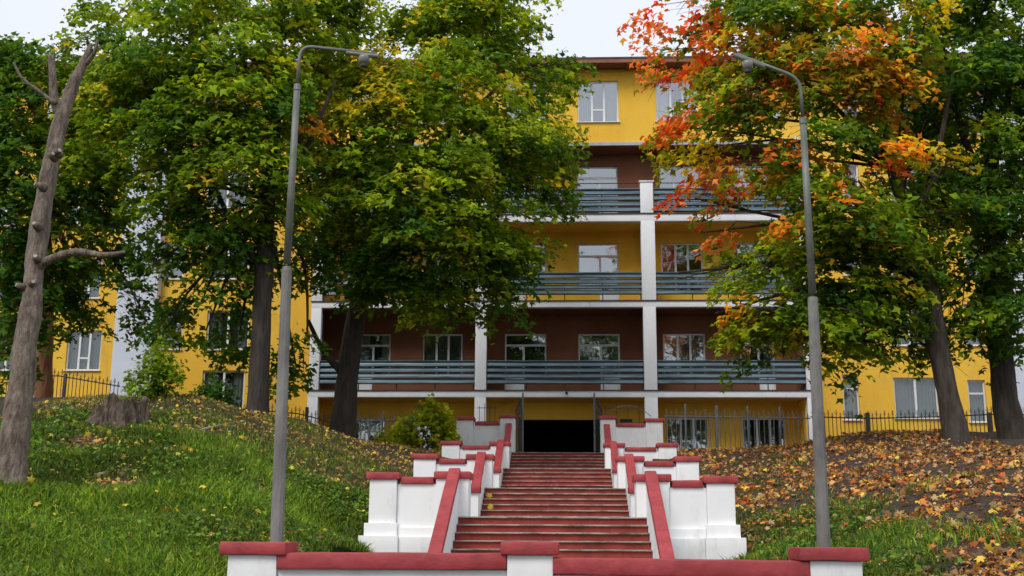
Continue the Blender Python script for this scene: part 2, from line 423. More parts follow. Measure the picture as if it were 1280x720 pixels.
# per level: top of inner pier cap, outer pier cap, wing coping; outer extent
lev = [dict(zi=2.97, zo=2.95, zw=2.87, xo=(3.02,3.55), base=1.3),
       dict(zi=3.86, zo=3.87, zw=3.75, xo=(3.08,3.65), base=2.4),
       dict(zi=4.98, zo=5.00, zw=4.86, xo=(3.30,3.90), base=3.4),
       dict(zi=6.52, zo=6.44, zw=6.25, xo=(3.30,3.95), base=4.2)]
names = ['lowest', 'second', 'third', 'topmost']
for k, L in enumerate(lev):
    for sgn, side in ((-1,'left'), (1,'right')):
        yy = FY[k] + .12
        extra = (-.05,.03,.12,.12)[k] if sgn > 0 else 0
        rootn = empty('flank_wall', (AX+sgn*2.6, yy, L['base']),
            {0:'white stepped flank wall with red caps, %s of the lowest flight of steps',
             1:'white flank wall with red caps beside the second flight on the %s, behind the lowest pair',
             2:'small white flank wall with red caps beside the third flight on the %s',
             3:'greyish white wall with tall pier directly %s of the open gate'}[k] % side, 'wall', 'flank walls of the staircase')
        X_ = lambda v: AX + sgn*v
        ph = 1.62 if k < 3 else 1.66
        zi = L['zi'] + (-.04 if sgn > 0 else 0)
        ct = .14
        # inner pier
        ip = wall_box(X_(ph), X_(2.24), yy, yy+.6, L['base'], zi-ct, 'inner_pier', rootn)
        cap_box(X_(ph-.05), X_(2.30), yy-.06, yy+.66, zi-ct+.003, zi, 'cap', ip)
        # wing wall with coping
        zw = L['zw'] + (-.05 if sgn > 0 else 0)
        xo0, xo1 = L['xo'][0]+extra, L['xo'][1]+extra
        ww = wall_box(X_(2.243), X_(xo0-.003), yy+.08, yy+.42, L['base'], zw-ct, 'wing_wall', rootn)
        cap_box(X_(2.303), X_(xo0-.066), yy+.02, yy+.48, zw-ct+.003, zw, 'coping', ww)
        zo = L['zo'] + (-.05 if sgn > 0 else 0)
        op = wall_box(X_(xo0), X_(xo1), yy, yy+.6, L['base'], zo-ct, 'outer_pier', rootn)
        cap_box(X_(xo0-.06), X_(xo1+.07), yy-.06, yy+.66, zo-ct+.003, zo, 'cap', op)
        if k == 0:
            wall_box(X_(xo0-.04), X_(xo1+.07), yy-.10, yy+.66, .9, 1.98, 'plinth', rootn)
            wall_box(X_(xo0-.08), X_(xo1+.15), yy-.24, yy+.72, .9, 1.74, 'plinth', rootn)
            wall_box(X_(2.05), X_(xo0-.043), yy-.03, yy+.5, .9, 1.90, 'plinth', rootn)
            wall_box(X_(2.053), X_(xo0-.083), yy-.17, yy+.55, .9, 1.72, 'plinth', rootn)
        # stringer wall of the flight with its sloping rail
        y0 = FY[k] - (NS[k]-1)*TR - .15
        zb = LZ[k] - NS[k]*(LZ[k]-(LZ[k-1] if k else BASEZ))/NS[k]
        ztop = zi - .05 if k < 3 else zi - .42
        newel_z = zb + [.85,.80,.92,.84][k]
        xa, xb = X_(HW+.003), X_(HW+.20)
        x0_, x1_ = min(xa,xb), max(xa,xb)
        sb = MB().prism_x(x0_, x1_, [(y0-.35, L['base']-.6 if k else BASEZ-.4), (yy-.003, L['base']-.6 if k else BASEZ-.4), (yy-.003, ztop-.13), (y0-.0, newel_z-.13), (y0-.35, newel_z-.13)])
        sb.build('stringer_wall', M['white'], rootn)
        dy, dz = yy+.10-y0, ztop+.05-newel_z
        nrm = Vector((0, -dz, dy)).normalized()*.12
        rail = MB()
        a0, a1 = (y0-.02, newel_z-.1), (yy+.10, ztop+.03)
        rail.prism_x(x0_-.02, x1_+.02, [(a0[0],a0[1]-.04), (a1[0],a1[1]-.04), (a1[0]+nrm.y*.9, a1[1]+nrm.z*.9), (a0[0]+nrm.y*.5, a0[1]+nrm.z*.9)])
        rail.build('sloping_rail', M['red_cap'], rootn, bevel=.035, cuts=3, rough=.012)
        cap_box(X_(HW-.05), X_(HW+.26), y0-.42, y0+.03, newel_z-.13, newel_z+.02, 'newel_cap', rootn)

# ------------------------------------------------------------------ front parapet
pr = empty('parapet', (AX, D0, 0), 'low white foreground parapet with red coping and three capped piers', 'wall')
def pxX(px, d=D0, py=685): return P(px, py, d).x
zc = lambda px, py: P(px, py, D0).z
for (a, b, ca, cb, pt) in ((286,347,276,359,677), (634,691,626,699,677), (1011,1076,997,1084,684.5)):
    zt = zc((a+b)/2, pt)
    pp = wall_box(pxX(a), pxX(b), D0-.02, D0+.55, -.1, zt-.155, 'pier', pr)
    cap_box(pxX(ca), pxX(cb), D0-.09, D0+.64, zt-.152, zt, 'cap', pp)
for (a, b, ca, cb, yl, yr) in ((347.3,633.7,347,634,690.5,691.5), (691.3,1010.7,690,1011,697,701.5)):
    zl, zr = zc(a, yl), zc(b, yr)
    z2 = (zl+zr)/2
    wl_ = wall_box(pxX(a), pxX(b), D0+.04, D0+.46, -.1, z2-.19, 'wall', pr)
    mb = MB(); xa, xb = pxX(ca)+.005, pxX(cb)-.005
    mb.add([(xa,D0-.05,zl-.19),(xb,D0-.05,zr-.19),(xb,D0+.54,zr-.19),(xa,D0+.54,zl-.19),(xa,D0-.05,zl),(xb,D0-.05,zr),(xb,D0+.54,zr),(xa,D0+.54,zl)],
           [(0,3,2,1),(4,5,6,7),(0,1,5,4),(1,2,6,5),(2,3,7,6),(3,0,4,7)])
    mb.build('coping', M['red_cap'], wl_, bevel=.03, cuts=4, rough=.012)

# ------------------------------------------------------------------ lamp posts
def lamp(base_px, base_py, j1, j2, bend, tip, d, rb, label, headdir):
    b = P(base_px, base_py, d)
    gz_ = 0.9
    t_ = empty('street_lamp', (b.x, d, gz_), label, 'street lamp', 'street lamps beside the stairs')
    p1, p2 = P(*j1, d), P(*j2, d)
    dirn = (p1 - b).normalized()
    foot = b - dirn*(b.z-gz_+.3)
    MB().tube([foot, b, p1], [rb*1.05, rb, rb*.78], 10).build('lower_pole', M['concrete'], t_, smooth=False)
    MB().tube([p1-dirn*.02, p1+dirn*.05], [rb*.80, rb*.66], 12).build('collar', M['pole_metal'], t_)
    MB().tube([p1+dirn*.1, p2], [rb*.60, rb*.50], 10).build('upper_pole', M['pole_metal'], t_, smooth=True)
    MB().tube([p2-dirn*.06, p2+dirn*.03], [rb*.58, rb*.5], 12).build('collar', M['pole_metal'], t_)
    pb, pt = P(*bend, d), P(*tip, d)
    pts = [p2+dirn*.05]
    corner = pb
    a_, c_ = corner + (p2-corner).normalized()*.2, corner + (pt-corner).normalized()*.2
    for i in range(9):
        u = i/8
        pts.append(a_*(1-u)**2 + corner*2*u*(1-u) + c_*u*u)
    pts.append(pt)
    MB().tube(pts, rb*.28, 10).build('arm', M['pole_metal'], t_, smooth=True)
    along = (pt-pb).normalized(); down = Vector((0,0,-1))
    h = MB()
    e0 = pt - along*.42 + down*0.03
    h.tube([e0, pt+along*.05+down*0.03], [.030,.036], 10)
    h.build('housing', M['pole_metal'], t_)
    hc = pt - along*.16
    g_ = MB().tube([hc+down*.05, hc+down*.09, hc+down*.14, hc+down*.17], [.075,.082,.07,.045], 12)
    g_.build('glass_bowl', M['lamp_glass'], t_, smooth=True)
    MB().tube([hc+down*.14, hc+down*.21], [.045,.05], 10).build('bulb_holder', M['iron'], t_)
lamp(346,676,(358.5,338),(371.5,108),(375.5,57),(469,67.5),15.5,.090,'tall concrete lamp post with long arm, left of the stairs behind the parapet',1)
lamp(1030,684,(1016,376),(1003.5,150),(1000,98),(921,68),15.5,.090,'tall concrete lamp post with raised arm, right of the stairs behind the parapet',-1)

# ------------------------------------------------------------------ building
B = empty('apartment_building', (0, DW, 5.2), 'yellow and brown five storey building with three tiers of balconies', 'building')
def wall_holes(x0, x1, z0, z1, Y, holes, m, name='wall', depth=.22, parent=None):
    xs_ = sorted({x0, x1} | {min(max(h[i], x0), x1) for h in holes for i in (0,1)})
    zs_ = sorted({z0, z1} | {min(max(h[i], z0), z1) for h in holes for i in (2,3)})
    mb = MB()
    for i in range(len(xs_)-1):
        for j in range(len(zs_)-1):
            cx, cz = (xs_[i]+xs_[i+1])/2, (zs_[j]+zs_[j+1])/2
            if any(h[0] < cx < h[1] and h[2] < cz < h[3] for h in holes): continue
            a, b, c, d = xs_[i], xs_[i+1], zs_[j], zs_[j+1]
            mb.add([(a,Y,c),(b,Y,c),(b,Y,d),(a,Y,d)], [(0,1,2,3)])
    for (a,b,c,d) in holes:
        mb.add([(a,Y,c),(b,Y,c),(b,Y,d),(a,Y,d),(a,Y+depth,c),(b,Y+depth,c),(b,Y+depth,d),(a,Y+depth,d)],
               [(0,1,5,4),(1,2,6,5),(2,3,7,6),(3,0,4,7)])
    me = mb.mesh(name)
    return link_mesh(name, me, m, parent or B)

wr = random.Random(11)
def curtain(x0, x1, z0, z1, Y, m, parent):
    n = max(4, int((x1-x0)/.07)); vs, fs = [], []
    for i in range(n+1):
        x = x0+(x1-x0)*i/n; y = Y + (.035 if i % 2 else -.02)
        vs += [(x,y,z0),(x,y,z1)]
    for i in range(n): fs.append((2*i,2*i+2,2*i+3,2*i+1))
    me = bpy.data.meshes.new('curtain'); me.from_pydata(vs, [], fs); me.update()
    return link_mesh('curtain', me, m, parent)
def window(x0, x1, z0, z1, Y, kind='three', cur=None, sill=True, gm_=None, name='window'):
    """frame mesh is the window; panes, bars, curtain and sill are its sub-parts"""
    e = .0015; x0 += e; x1 -= e; z0 += e; z1 -= e
    f = .065; y0, y1 = Y+.10, Y+.17
    mb = MB()
    mb.box(x0, x0+f, y0, y1, z0, z1); mb.box(x1-f, x1, y0, y1, z0, z1)
    mb.box(x0+f, x1-f, y0, y1, z0, z0+f); mb.box(x0+f, x1-f, y0, y1, z1-f, z1)
    wo = mb.build(name, M['frame'], B)
    W_, H_ = x1-x0-2*f, z1-z0-2*f
    bars = MB(); panes = []
    fx0, fz0, fz1, fx1 = x0+f, z0+f, z1-f, x1-f
    b = .045
    if kind == 'three':
        xsn = [fx0, fx0+W_*.34, fx0+W_*.66, fx1]
        for i in (1,2): bars.box(xsn[i]-b, xsn[i]+b, y0-.01, y1-.01, fz0, fz1)
        zb_ = fz0 + H_*.30
        if wr.random() < .7: bars.box(xsn[1]+b, xsn[2]-b, y0+.002, y1-.012, zb_-b*.8, zb_+b*.8)
        panes = [(xsn[i], xsn[i+1], fz0, fz1) for i in range(3)]
    elif kind in ('door_l', 'door_r'):
        zt_ = fz0 + H_*.76
        sp = fx0 + W_*(.55 if kind == 'door_r' else .45)
        bars.box(fx0, fx1, y0-.01, y1-.01, zt_-b, zt_+b)
        bars.box(sp-b, sp+b, y0-.005, y1-.012, fz0, zt_-b)
        panes = [(fx0, sp, fz0, zt_), (sp, fx1, fz0, zt_), (fx0, fx1, zt_, fz1)]
    elif kind == 'two':
        sp = fx0 + W_*.5
        bars.box(sp-b, sp+b, y0-.01, y1-.01, fz0, fz1)
        panes = [(fx0, sp, fz0, fz1), (sp, fx1, fz0, fz1)]
    else:
        zb_ = fz0+H_*.7
        bars.box(fx0, fx1, y0-.01, y1-.01, zb_-b*.8, zb_+b*.8)
        panes = [(fx0, fx1, fz0, fz1)]
    bars.build('window_bars', M['frame'], wo)
    for (a, c, z_, zz) in panes:
        q = MB(); t = wr.uniform(-.012, .012); t2 = wr.uniform(-.01,.01)
        q.add([(a,y0+.03+t,z_),(c,y0+.03-t,z_),(c,y0+.03-t+t2,zz),(a,y0+.03+t+t2,zz)], [(0,1,2,3)])
        link_mesh('pane', q.mesh('pane'), gm_ or M['glass'], wo)
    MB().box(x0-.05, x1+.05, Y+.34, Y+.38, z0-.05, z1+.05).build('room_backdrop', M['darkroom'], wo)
    c = cur if cur is not None else wr.choice([None, 'side', 'full', 'side', None])
    cm = wr.choice([M['curtain'], M['curtain'], M['curtain_w']])
    if c == 'full': curtain(fx0, fx1, fz0, fz1, Y+.26, cm, wo)
    elif c == 'side':
        curtain(fx0, fx0+W_*.3, fz0, fz1, Y+.26, cm, wo); curtain(fx1-W_*.27, fx1, fz0, fz1, Y+.26, cm, wo)
    elif c == 'w': curtain(fx0, fx1, fz0, fz1, Y+.26, M['curtain_w'], wo)
    elif c == 'g': curtain(fx0, fx1, fz0, fz1, Y+.26, M['curtain'], wo)
    if sill: MB().box(x0-.07, x1+.07, Y-.09, Y+.10, z0-.035, z0-.003).build('sill', M['frame'], wo)
    return wo

XL, XR = X(386, DF), X(1013, DF)
colx = [(X(594,DF,440), X(608,DF,440)), (X(804,DF,400), X(820,DF,400))]
sz = [(Z(487.5,DF), Z(496.5,DF)), (Z(375.5,DF), Z(384,DF)), (Z(267,DF), Z(277,DF))]     # slab top / bottom
ztop4 = Z(180, DT)      # underside of the top storey
zeave = Z(87.5, DT)
zg = 5.02
wpx = [((448,488),'door_l'), ((528,578),'three'), ((631,683),'door_l'), ((723,775),'door_r'), ((829,882),'three'), ((925,968),'door_r')]
tiers = [(sz[0][0], sz[1][1], M['brown'], 417), (sz[1][0], sz[2][1], M['yellow'], 304.5), (sz[2][0], ztop4, M['brown'], 208.5)]
for ti, (zf, zcl, mm, pyt) in enumerate(tiers):
    zt_ = Z(pyt, DW)
    holes, ws = [], []
    for (a, b), kind in wpx:
        x0, x1 = X(a, DW, 440), X(b, DW, 440)
        holes.append((x0, x1, zf+.75, zt_)); ws.append((x0, x1, zf+.75, zt_, kind))
        if kind != 'three':
            xm = x0 + (x1-x0)*.5
            dx = (x0, xm-.05) if kind == 'door_l' else (xm+.05, x1)
            dd = MB().box(dx[0]+.003, dx[1]-.003, DW-.03, DW+.10, zf+.02, zf+.747).build('balcony_door_panel', M['frame'], B, bevel=.01)
            MB().box(dx[0]+.10, dx[1]-.10, DW-.038, DW-.03, zf+.12, zf+.62).build('inset', M['trim'], dd)
    wall_holes(XL+.2, XR-.2, zf, zcl-.003, DW, holes, mm)
    for q in ws:
        window(q[0], q[1], q[2], q[3], DW, q[4], cur='g' if (ti == 0 and q[4] == 'three') else None, sill=False)
    # balcony slab with dark drip edge
    slab = MB().box(XL-.03, XR+.03, DF-.02, DW+.3, sz[ti][1], sz[ti][0]-.04).build('balcony_slab', M['trim'], B, bevel=.015)
    MB().box(XL-.06, XR+.06, DF-.07, DW-.002, sz[ti][0]-.04, sz[ti][0]).build('drip_edge', M['dark_edge'], slab)
    # partitions behind the columns, and end walls
    for cx0, cx1 in colx:
        MB().box(cx0+.08, cx1-.08, DF+.32, DW-.004, zf+.003, zcl-.003 if ti < 2 else sz[2][0]+1.3).build('partition_wall', mm if ti < 2 else M['brown'], B)
    for xx in ((XL+.02, XL+.2), (XR-.2, XR-.02)):
        MB().box(xx[0], xx[1], DF+.32, DW+.02, zf+.003, zcl-.004).build('end_wall', mm, B)
# soffit paint under the slabs takes the colour of the storey below
for ti, mm in ((0, M['yellow']), (1, M['brown']), (2, M['yellow'])):
    MB().box(XL+.21, XR-.21, DF+.26, DW-.003, sz[ti][1]-.02, sz[ti][1]-.003).build('balcony_ceiling', mm, B)
for xx in ((XL+.02, XL+.2), (XR-.2, XR-.02)):
    MB().box(xx[0], xx[1], DF+.32, DW+.4, zg-1, sz[0][1]-.022).build('end_wall', M['yellow'], B)
# columns
for (a, b) in colx:
    w3 = .03
    MB().box(a, b, DF-.035, DF+.3, zg-.5, sz[0][1]-.003).build('column', M['trim'], B, bevel=.015)
    MB().box(a-.0, b+.0, DF-.045, DF+.3, sz[0][0]+.003, sz[1][1]-.003).build('column', M['trim'], B, bevel=.015)
    MB().box(a-w3, b+w3, DF-.045, DF+.3, sz[1][0]+.003, sz[2][1]-.003).build('column', M['trim'], B, bevel=.015)
    c4 = MB().box(a-w3, b+w3-.05, DF-.045, DF+.3, sz[2][0]+.003, Z(227,DF)-.06).build('column', M['trim'], B, bevel=.015)
    MB().box(a-w3-.05, b+w3, DF-.09, DF+.34, Z(227,DF)-.057, Z(227,DF)).build('column_cap', M['trim'], c4, bevel=.012)
for a, b in ((XL-.02, XL+.42), (XR-.16, XR+.0)):
    for k in range(3):
        z0_, z1_ = (zg-.6, sz[0][1]-.003) if k == 0 else (sz[k-1][0]+.003, sz[k][1]-.003)
        MB().box(a, b, DF-.03, DF+.3, z0_, z1_).build('corner_column', M['trim'], B, bevel=.015)
    MB().box(a, b, DF-.03, DF+.3, sz[2][0]+.003, ztop4-.003).build('corner_column', M['trim'], B, bevel=.015)
# balcony railings made of corrugated slats
bays = [(XL+.43, colx[0][0]-.03), (colx[0][1]+.03, colx[1][0]-.03), (colx[1][1]+.03, XR-.17)]
rail_top = [451, 341, 236.5]; rail_bot = [480, 368, 265]
for ti in range(3):
    zt_, zb_ = Z(rail_top[ti], DF), Z(rail_bot[ti], DF)
    for (a, b) in bays:
        fr = MB()
        n_post = 5
        for i in range(n_post):
            xx = a + .04 + (b-a-.08)*i/(n_post-1)
            fr.box(xx-.02, xx+.02, DF+.13, DF+.17, sz[ti][0]+.002, zt_-.01)
        fr.box(a+.062, b-.062, DF+.10, DF+.128, zb_+.3, zb_+.34)
        ro = fr.build('balcony_railing', M['iron'], B)
        MB().box(a+.005, b-.005, DF+.03, DF+.19, zt_-.008, zt_+.03).build('handrail', M['slat'], ro)
        n = 4; pitch = (zt_-zb_)/n
        for i in range(n):
            z0_ = zb_ + i*pitch
            prof = []
            for (fy, fz) in ((.04,.04),(-.07,.06),(-.105,.14),(-.10,.26),(-.05,.50),(-.02,.72),(.01,.92)):
                prof.append((DF+.11+fy*1.0, z0_+pitch*fz))
            prof += [(y+.012, z) for y, z in reversed(prof)]
            jit = wr.uniform(-.006,.006)
            MB().prism_x(a+.004, b-.004, [(y+jit, z) for y, z in prof]).build('slat', M['slat'], ro)
        if ti == 2:
            MB().tube([(a, DF+.1, zt_+.28), (b, DF+.1, zt_+.28)], .02, 6).build('top_bar', M['iron'], ro)
# ground storey
holes = []; gw = []
for (a, b, t_, bo, kind) in ((440,482,523,560,'two'), (833,886,522,562,'three'), (928,982,522,560,'three'), (500,540,523,560,'two')):
    h = (X(a,DW,540), X(b,DW,540), Z(bo,DW)-.1, Z(t_,DW)); holes.append(h); gw.append((h, kind))
ent = (X(651,DW,540), X(753,DW,540), zg-1, Z(524.5,DW)); holes.append(ent)
wall_holes(XL+.2, XR-.2, zg-1, sz[0][1]-.021, DW, holes, M['yellow'], depth=.25)
for h, kind in gw:
    window(*h, DW, kind, cur=None, sill=True)
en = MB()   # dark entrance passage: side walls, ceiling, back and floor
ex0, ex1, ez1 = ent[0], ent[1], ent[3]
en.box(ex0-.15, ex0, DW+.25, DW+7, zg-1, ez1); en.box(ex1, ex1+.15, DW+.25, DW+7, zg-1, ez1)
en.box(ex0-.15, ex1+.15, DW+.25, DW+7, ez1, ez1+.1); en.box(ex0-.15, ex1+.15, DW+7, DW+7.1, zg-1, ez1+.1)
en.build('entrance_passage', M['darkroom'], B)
MB().box(X(775,DW,525), X(790,DW,525), DW-.1, DW, Z(528,DW), Z(524,DW)).build('canopy', M['iron'], B)
# white doorframe pieces seen behind the top flight at left
for (a,b) in ((ex0-.10, ex0-.01), (ex1+.01, ex1+.10)):
    MB().box(a, b, DW-.05, DW+.02, zg-.5, ez1+.1).build('entrance_frame', M['grey_iron'], B)
# top storey
holes, ws = [], []
topz = (Z(153,DT), Z(101.5,DT))
for (a, b) in ((420,470),(526,577),(634,684),(722,773),(820,872),(926,976)):
    h = (X(a,DT,130), X(b,DT,130), *topz); holes.append(h); ws.append(h)
wall_holes(XL-.3, XR+.3, ztop4, zeave, DT, holes, M['yellow'])
for h in ws: window(*h, DT, 'three', cur='side', sill=True)
MB().box(XL-.32, XR+.32, DT+.001, DW+.5, ztop4-.16, ztop4-.003).build('overhang_soffit', M['brown'], B)
MB().box(XL-.36, XR+.36, DT-.14, DT-.002, ztop4-.13, ztop4+.015).build('flashing_ledge', M['ledge_metal'], B)
for sx in (XL-.3, XR+.3):
    MB().box(sx-.02 if sx < 0 else sx-.2, sx+.2 if sx < 0 else sx+.02, DT+.02, DW+8, ztop4-.2, zeave).build('end_wall', M['yellow'], B)
# wings
zl_top = zeave
def wing(px0, px1, m, wins, Y, z0, z1, kinds='three'):
    x0, x1 = (X(px0,Y,450), X(px1,Y,450))
    holes = []
    for (a, b, t_, bo, kind) in wins:
        h = (X(a,Y,(t_+bo)/2), X(b,Y,(t_+bo)/2), P((a+b)/2,bo,Y).z, P((a+b)/2,t_,Y).z)
        holes.append(h)
    wall_holes(x0, x1, z0, z1, Y, holes, m)
    for h, q in zip(holes, wins): window(*h, Y, q[4], cur=wr.choice(['full','side','g']), sill=True, gm_=M['glass_dim'])
    return x0, x1
lw = [(252,305,463,512,'two')]
for i, (t_, bo) in enumerate(((388,437),(302,349),(214,260),(124,170))):
    lw += [(258,311,t_,bo,'two'), (200+2*i,228+2*i,t_,bo,'one')]
wing(190, 394, M['yellow'], lw, DWING, 4.5, zl_top)
lb = []
for (t_, bo) in ((413,463),(323,373),(232,282),(140,190)):
    lb += [(83,126,t_,bo,'three'), (-20,22,t_,bo,'three')]
wing(48, 140, M['yellow'], [q for q in lb if q[0] > 0], DWING-.4, 5, zl_top+.4)
wing(-260, 30, M['yellow'], [q for q in lb if q[0] < 0], DWING-.4, 5, zl_top+.4)
for a, b, Y in ((140,190,DWING-.5), (30,48,DWING-.6), (1260,1330,DWING-.5)):
    MB().box(X(a,Y,450)+.002, X(b,Y,450)-.002, Y, Y+.8, 4.4, zl_top+.38).build('white_pilaster', M['panel_wall'], B)
rw = [(1054,1074,468,525,'one'),(1118,1173,472,523,'two'),(1211,1233,475,528,'one')]
for (t_, bo) in ((380,432),(292,344),(205,257),(118,168)):
    rw += [(1054,1074,t_,bo,'one'),(1113,1160,t_,bo,'two'),(1206,1228,t_,bo,'one')]
wing(1004, 1260, M['yellow'], rw, DWING, 4.5, zl_top)
wing(1330, 1560, M['yellow'], [], DWING, 4.5, zl_top)
# roof with eaves and rafters
bx0, bx1 = X(-260,DWING,450), X(1560,DWING,450)
zt_ = zeave
rf = MB()
rf.prism_x(bx0-1, bx1+1, [(DT-.95, zt_+.12), (DT+16, zt_+.12), (DT+7.5, zt_+1.5), (DT-.95, zt_+.20)])
roof = rf.build('roof', M['dark_edge'], B)
MB().box(bx0-.98, bx1+.98, DT-.93, DT-.88, zt_-.06, zt_+.117).build('fascia', M['eave'], roof)
MB().box(bx0-.98, bx1+.98, DT-.87, DT+1.6, zt_+.05, zt_+.117).build('soffit', M['eave'], roof)
nraf = 34
ra = MB().box(-.07, .07, DT-.86, DT-.003, -.09, .05).mesh('rafter'); ra.materials.append(M['eave'])
for i in range(nraf):
    o = bpy.data.objects.new('rafter', ra); C.objects.link(o); o.parent = roof
    o.location = (X(745, DT, 80) + (i-nraf//2)*1.45, 0, zt_)
# small dome camera under the first slab, in the middle
sc_ = empty('security_camera', (X(707,DF,491), DF-.04, Z(491,DF)), 'tiny black security camera on the white slab above the gate', 'security camera')
MB().tube([(sc_.location.x, DF-.025, sc_.location.z), (sc_.location.x, DF-.10, sc_.location.z-.02)], .04, 8).build('mount', M['frame'], sc_)
MB().tube([(sc_.location.x+.03, DF-.07, sc_.location.z-.01), (sc_.location.x+.06, DF-.22, sc_.location.z-.05)], [.06,.05], 10).build('camera_body', M['iron'], sc_)

# ------------------------------------------------------------------ fences
def fence(pts, label, m, hbar=1.3, step=.16, posts=None, ornate=True, group='iron fences along the top of the banks', postr=.045, zoff=0, post_h=None, tall=False):
    """pts: list of (x,y,ztop_of_rail,zbase)"""
    f = empty('fence', (pts[0][0], pts[0][1], pts[0][3]), label, 'fence', group)
    barv = MB().tube([(0,0,0),(0,0,1)], .016, 5)
    bm_ = barv.mesh('bar'); bm_.materials.append(m)
    tip = MB()
    tip.tube([(0,0,0),(0,0,.07),(0,0,.16)], [.011,.022,.003], 5)
    if ornate:
        for s in (-1,1):
            tip.tube([(0,0,-.05),(s*.04,0,-.01),(s*.065,0,.05)], [.009,.009,.006], 4)
    tm = tip.mesh('spear_tip'); tm.materials.append(m)
    for i in range(len(pts)-1):
        a, b = pts[i], pts[i+1]
        L_ = math.hypot(b[0]-a[0], b[1]-a[1]); n = max(1, round(L_/step))
        MB().tube([(a[0],a[1],a[2]),(b[0],b[1],b[2])], .024, 6).build('rail', m, f)
        MB().tube([(a[0],a[1],a[3]+.12),(b[0],b[1],b[3]+.12)], .02, 6).build('rail', m, f)
        for k in range(n):
            u = (k+.5)/n
            x, y, zt_, zb_ = (a[j]+(b[j]-a[j])*u for j in range(4))
            hi = (.16 if k % 2 else .26) if ornate else (.12 if k % 2 else .02)
            o = bpy.data.objects.new('bar', bm_); C.objects.link(o); o.parent = f
            o.matrix_parent_inverse = Matrix.Translation(-f.location)
            o.location = (x, y, zb_-.1); o.scale = (1,1,zt_+hi-.1-(zb_-.1))
            if hi > .05:
                t = bpy.data.objects.new('spear_tip', tm); C.objects.link(t); t.parent = o
                t.matrix_parent_inverse = Matrix.Translation(-f.location) if False else Matrix.Identity(4)
                t.location = (0,0,1); t.scale = (1,1,1/o.scale.z)
    for (px_, y, h, r) in posts or []:
        x = px_
        q = np.interp(x, [p[0] for p in pts], [p[3] for p in pts]); zt_ = np.interp(x, [p[0] for p in pts], [p[2] for p in pts])
        MB().box(x-r, x+r, y-r, y+r, q-.3, zt_+h).build('post', m, f, bevel=.008)
    return f
def fp(px, ytop, ybase, d): 
    a = P(px, ytop, d); return (a.x, d, a.z, P(px, ybase, d).z)
fd = DG
fence([fp(-60,466,512,fd), fp(75,470,515,fd), fp(150,483,528,fd)], 'black iron fence on the left bank behind the stump', M['iron'], posts=[(X(80,fd,490),fd,.12,.06)])
fence([fp(240,505,548,fd), fp(372,517,560,fd), fp(412,527,570,fd)], 'black iron fence behind the trunks left of the bush', M['iron'], posts=[(X(383,fd,530),fd,.35,.06)])
fence([fp(412,527,572,fd), fp(568,525,570,fd)], 'grey iron fence behind the yellow-green bush', M['grey_iron'], posts=[(X(440,fd,530),fd,.4,.03),(X(478,fd,530),fd,.4,.03),(X(518,fd,530),fd,.4,.03),(X(556,fd,530),fd,.4,.03)], step=.19)
fence([fp(830,520.5,565,fd), fp(1013,523,566,fd)], 'grey iron fence with tall posts between the gate and the right lamp', M['grey_iron'], posts=[(X(857,fd,530),fd,.5,.035),(X(896,fd,530),fd,.45,.05),(X(935,fd,530),fd,.45,.035),(X(975,fd,530),fd,.45,.035)], step=.19)
fence([fp(1013,521,562,fd), fp(1083,523,556,fd), fp(1180,521,553,fd), fp(1237,518,553,fd), fp(1330,519,553,fd)], 'black spiked iron fence on the right bank below the yellow wing', M['iron'], posts=[(X(1085,fd,530),fd,.22,.075),(X(1237,fd,530),fd,.08,.07)])
# fence pieces standing on the topmost walls, and the open gate
for (a, b, yt, yb, lab) in ((596,622,508,529,'short iron railing on the wall left of the gate'), (754,802,509,530,'short iron railing with an arc on the wall right of the gate')):
    d = FY[3]+.35
    f = empty('iron_railing', (X((a+b)/2,d,520), d, Z(yb,d)), lab, 'railing')
    x0, x1, z0, z1 = X(a,d,520), X(b,d,520), Z(yb,d)-.03, Z(yt,d)
    for i in range(4):
        xx = x0+.1+(x1-x0-.2)*i/3
        MB().tube([(xx,d,z0),(xx,d,z1+(.13 if i % 2 else .02))], .012, 5).build('bar', M['iron'], f)
    MB().tube([(x0,d,z1-.06),(x1,d,z1-.06)], .012, 5).build('rail', M['iron'], f)
    MB().tube([(x0,d,z0+.09),(x1,d,z0+.09)], .012, 5).build('rail', M['iron'], f)
    if a > 700:
        pts = [(x0+(x1-x0)*1.25*u, d-.03, z0+.2+.55*math.sin(PI*min(1,u*.9+.05))**.8) for u in np.linspace(0,1,14)]
        MB().tube(pts, .013, 5).build('arc', M['grey_iron'], f)
for sgn, pxg, lab in ((-1,653.5,'left leaf of the open iron gate with tall post'), (1,743,'right leaf of the open iron gate with tall post')):
    d = FY[3]+.45
    xg = X(pxg,d,520)
    f = empty('gate', (xg, d, LZ[3]), lab, 'gate', 'leaves of the open iron gate')
    MB().box(xg-.035, xg+.035, d-.035, d+.035, LZ[3], Z(491,d)).build('post', M['grey_iron'], f, bevel=.01)
    # leaf swung inward, nearly edge on
    ux, uy = sgn*.24, .97
    top = lambda t: LZ[3]+1.75+.35*math.sin(t*PI/2)
    n = 9
    for i in range(n+1):
        t = i/n; s = .1+1.35*t
        MB().tube([(xg+ux*s, d+uy*s, LZ[3]+.12), (xg+ux*s, d+uy*s, top(1-t)+.1)], .011, 5).build('bar', M['iron'], f)
    for zz in (.15, 1.0, 1.62):
        MB().tube([(xg+ux*.04, d+uy*.04, LZ[3]+zz), (xg+ux*1.47, d+uy*1.47, LZ[3]+zz)], .018, 5).build('rail', M['iron'], f)
    MB().tube([(xg+ux*(.05+1.4*t), d+uy*(.05+1.4*t), top(1-t)) for t in np.linspace(0,1,9)], .016, 5).build('rail', M['iron'], f)

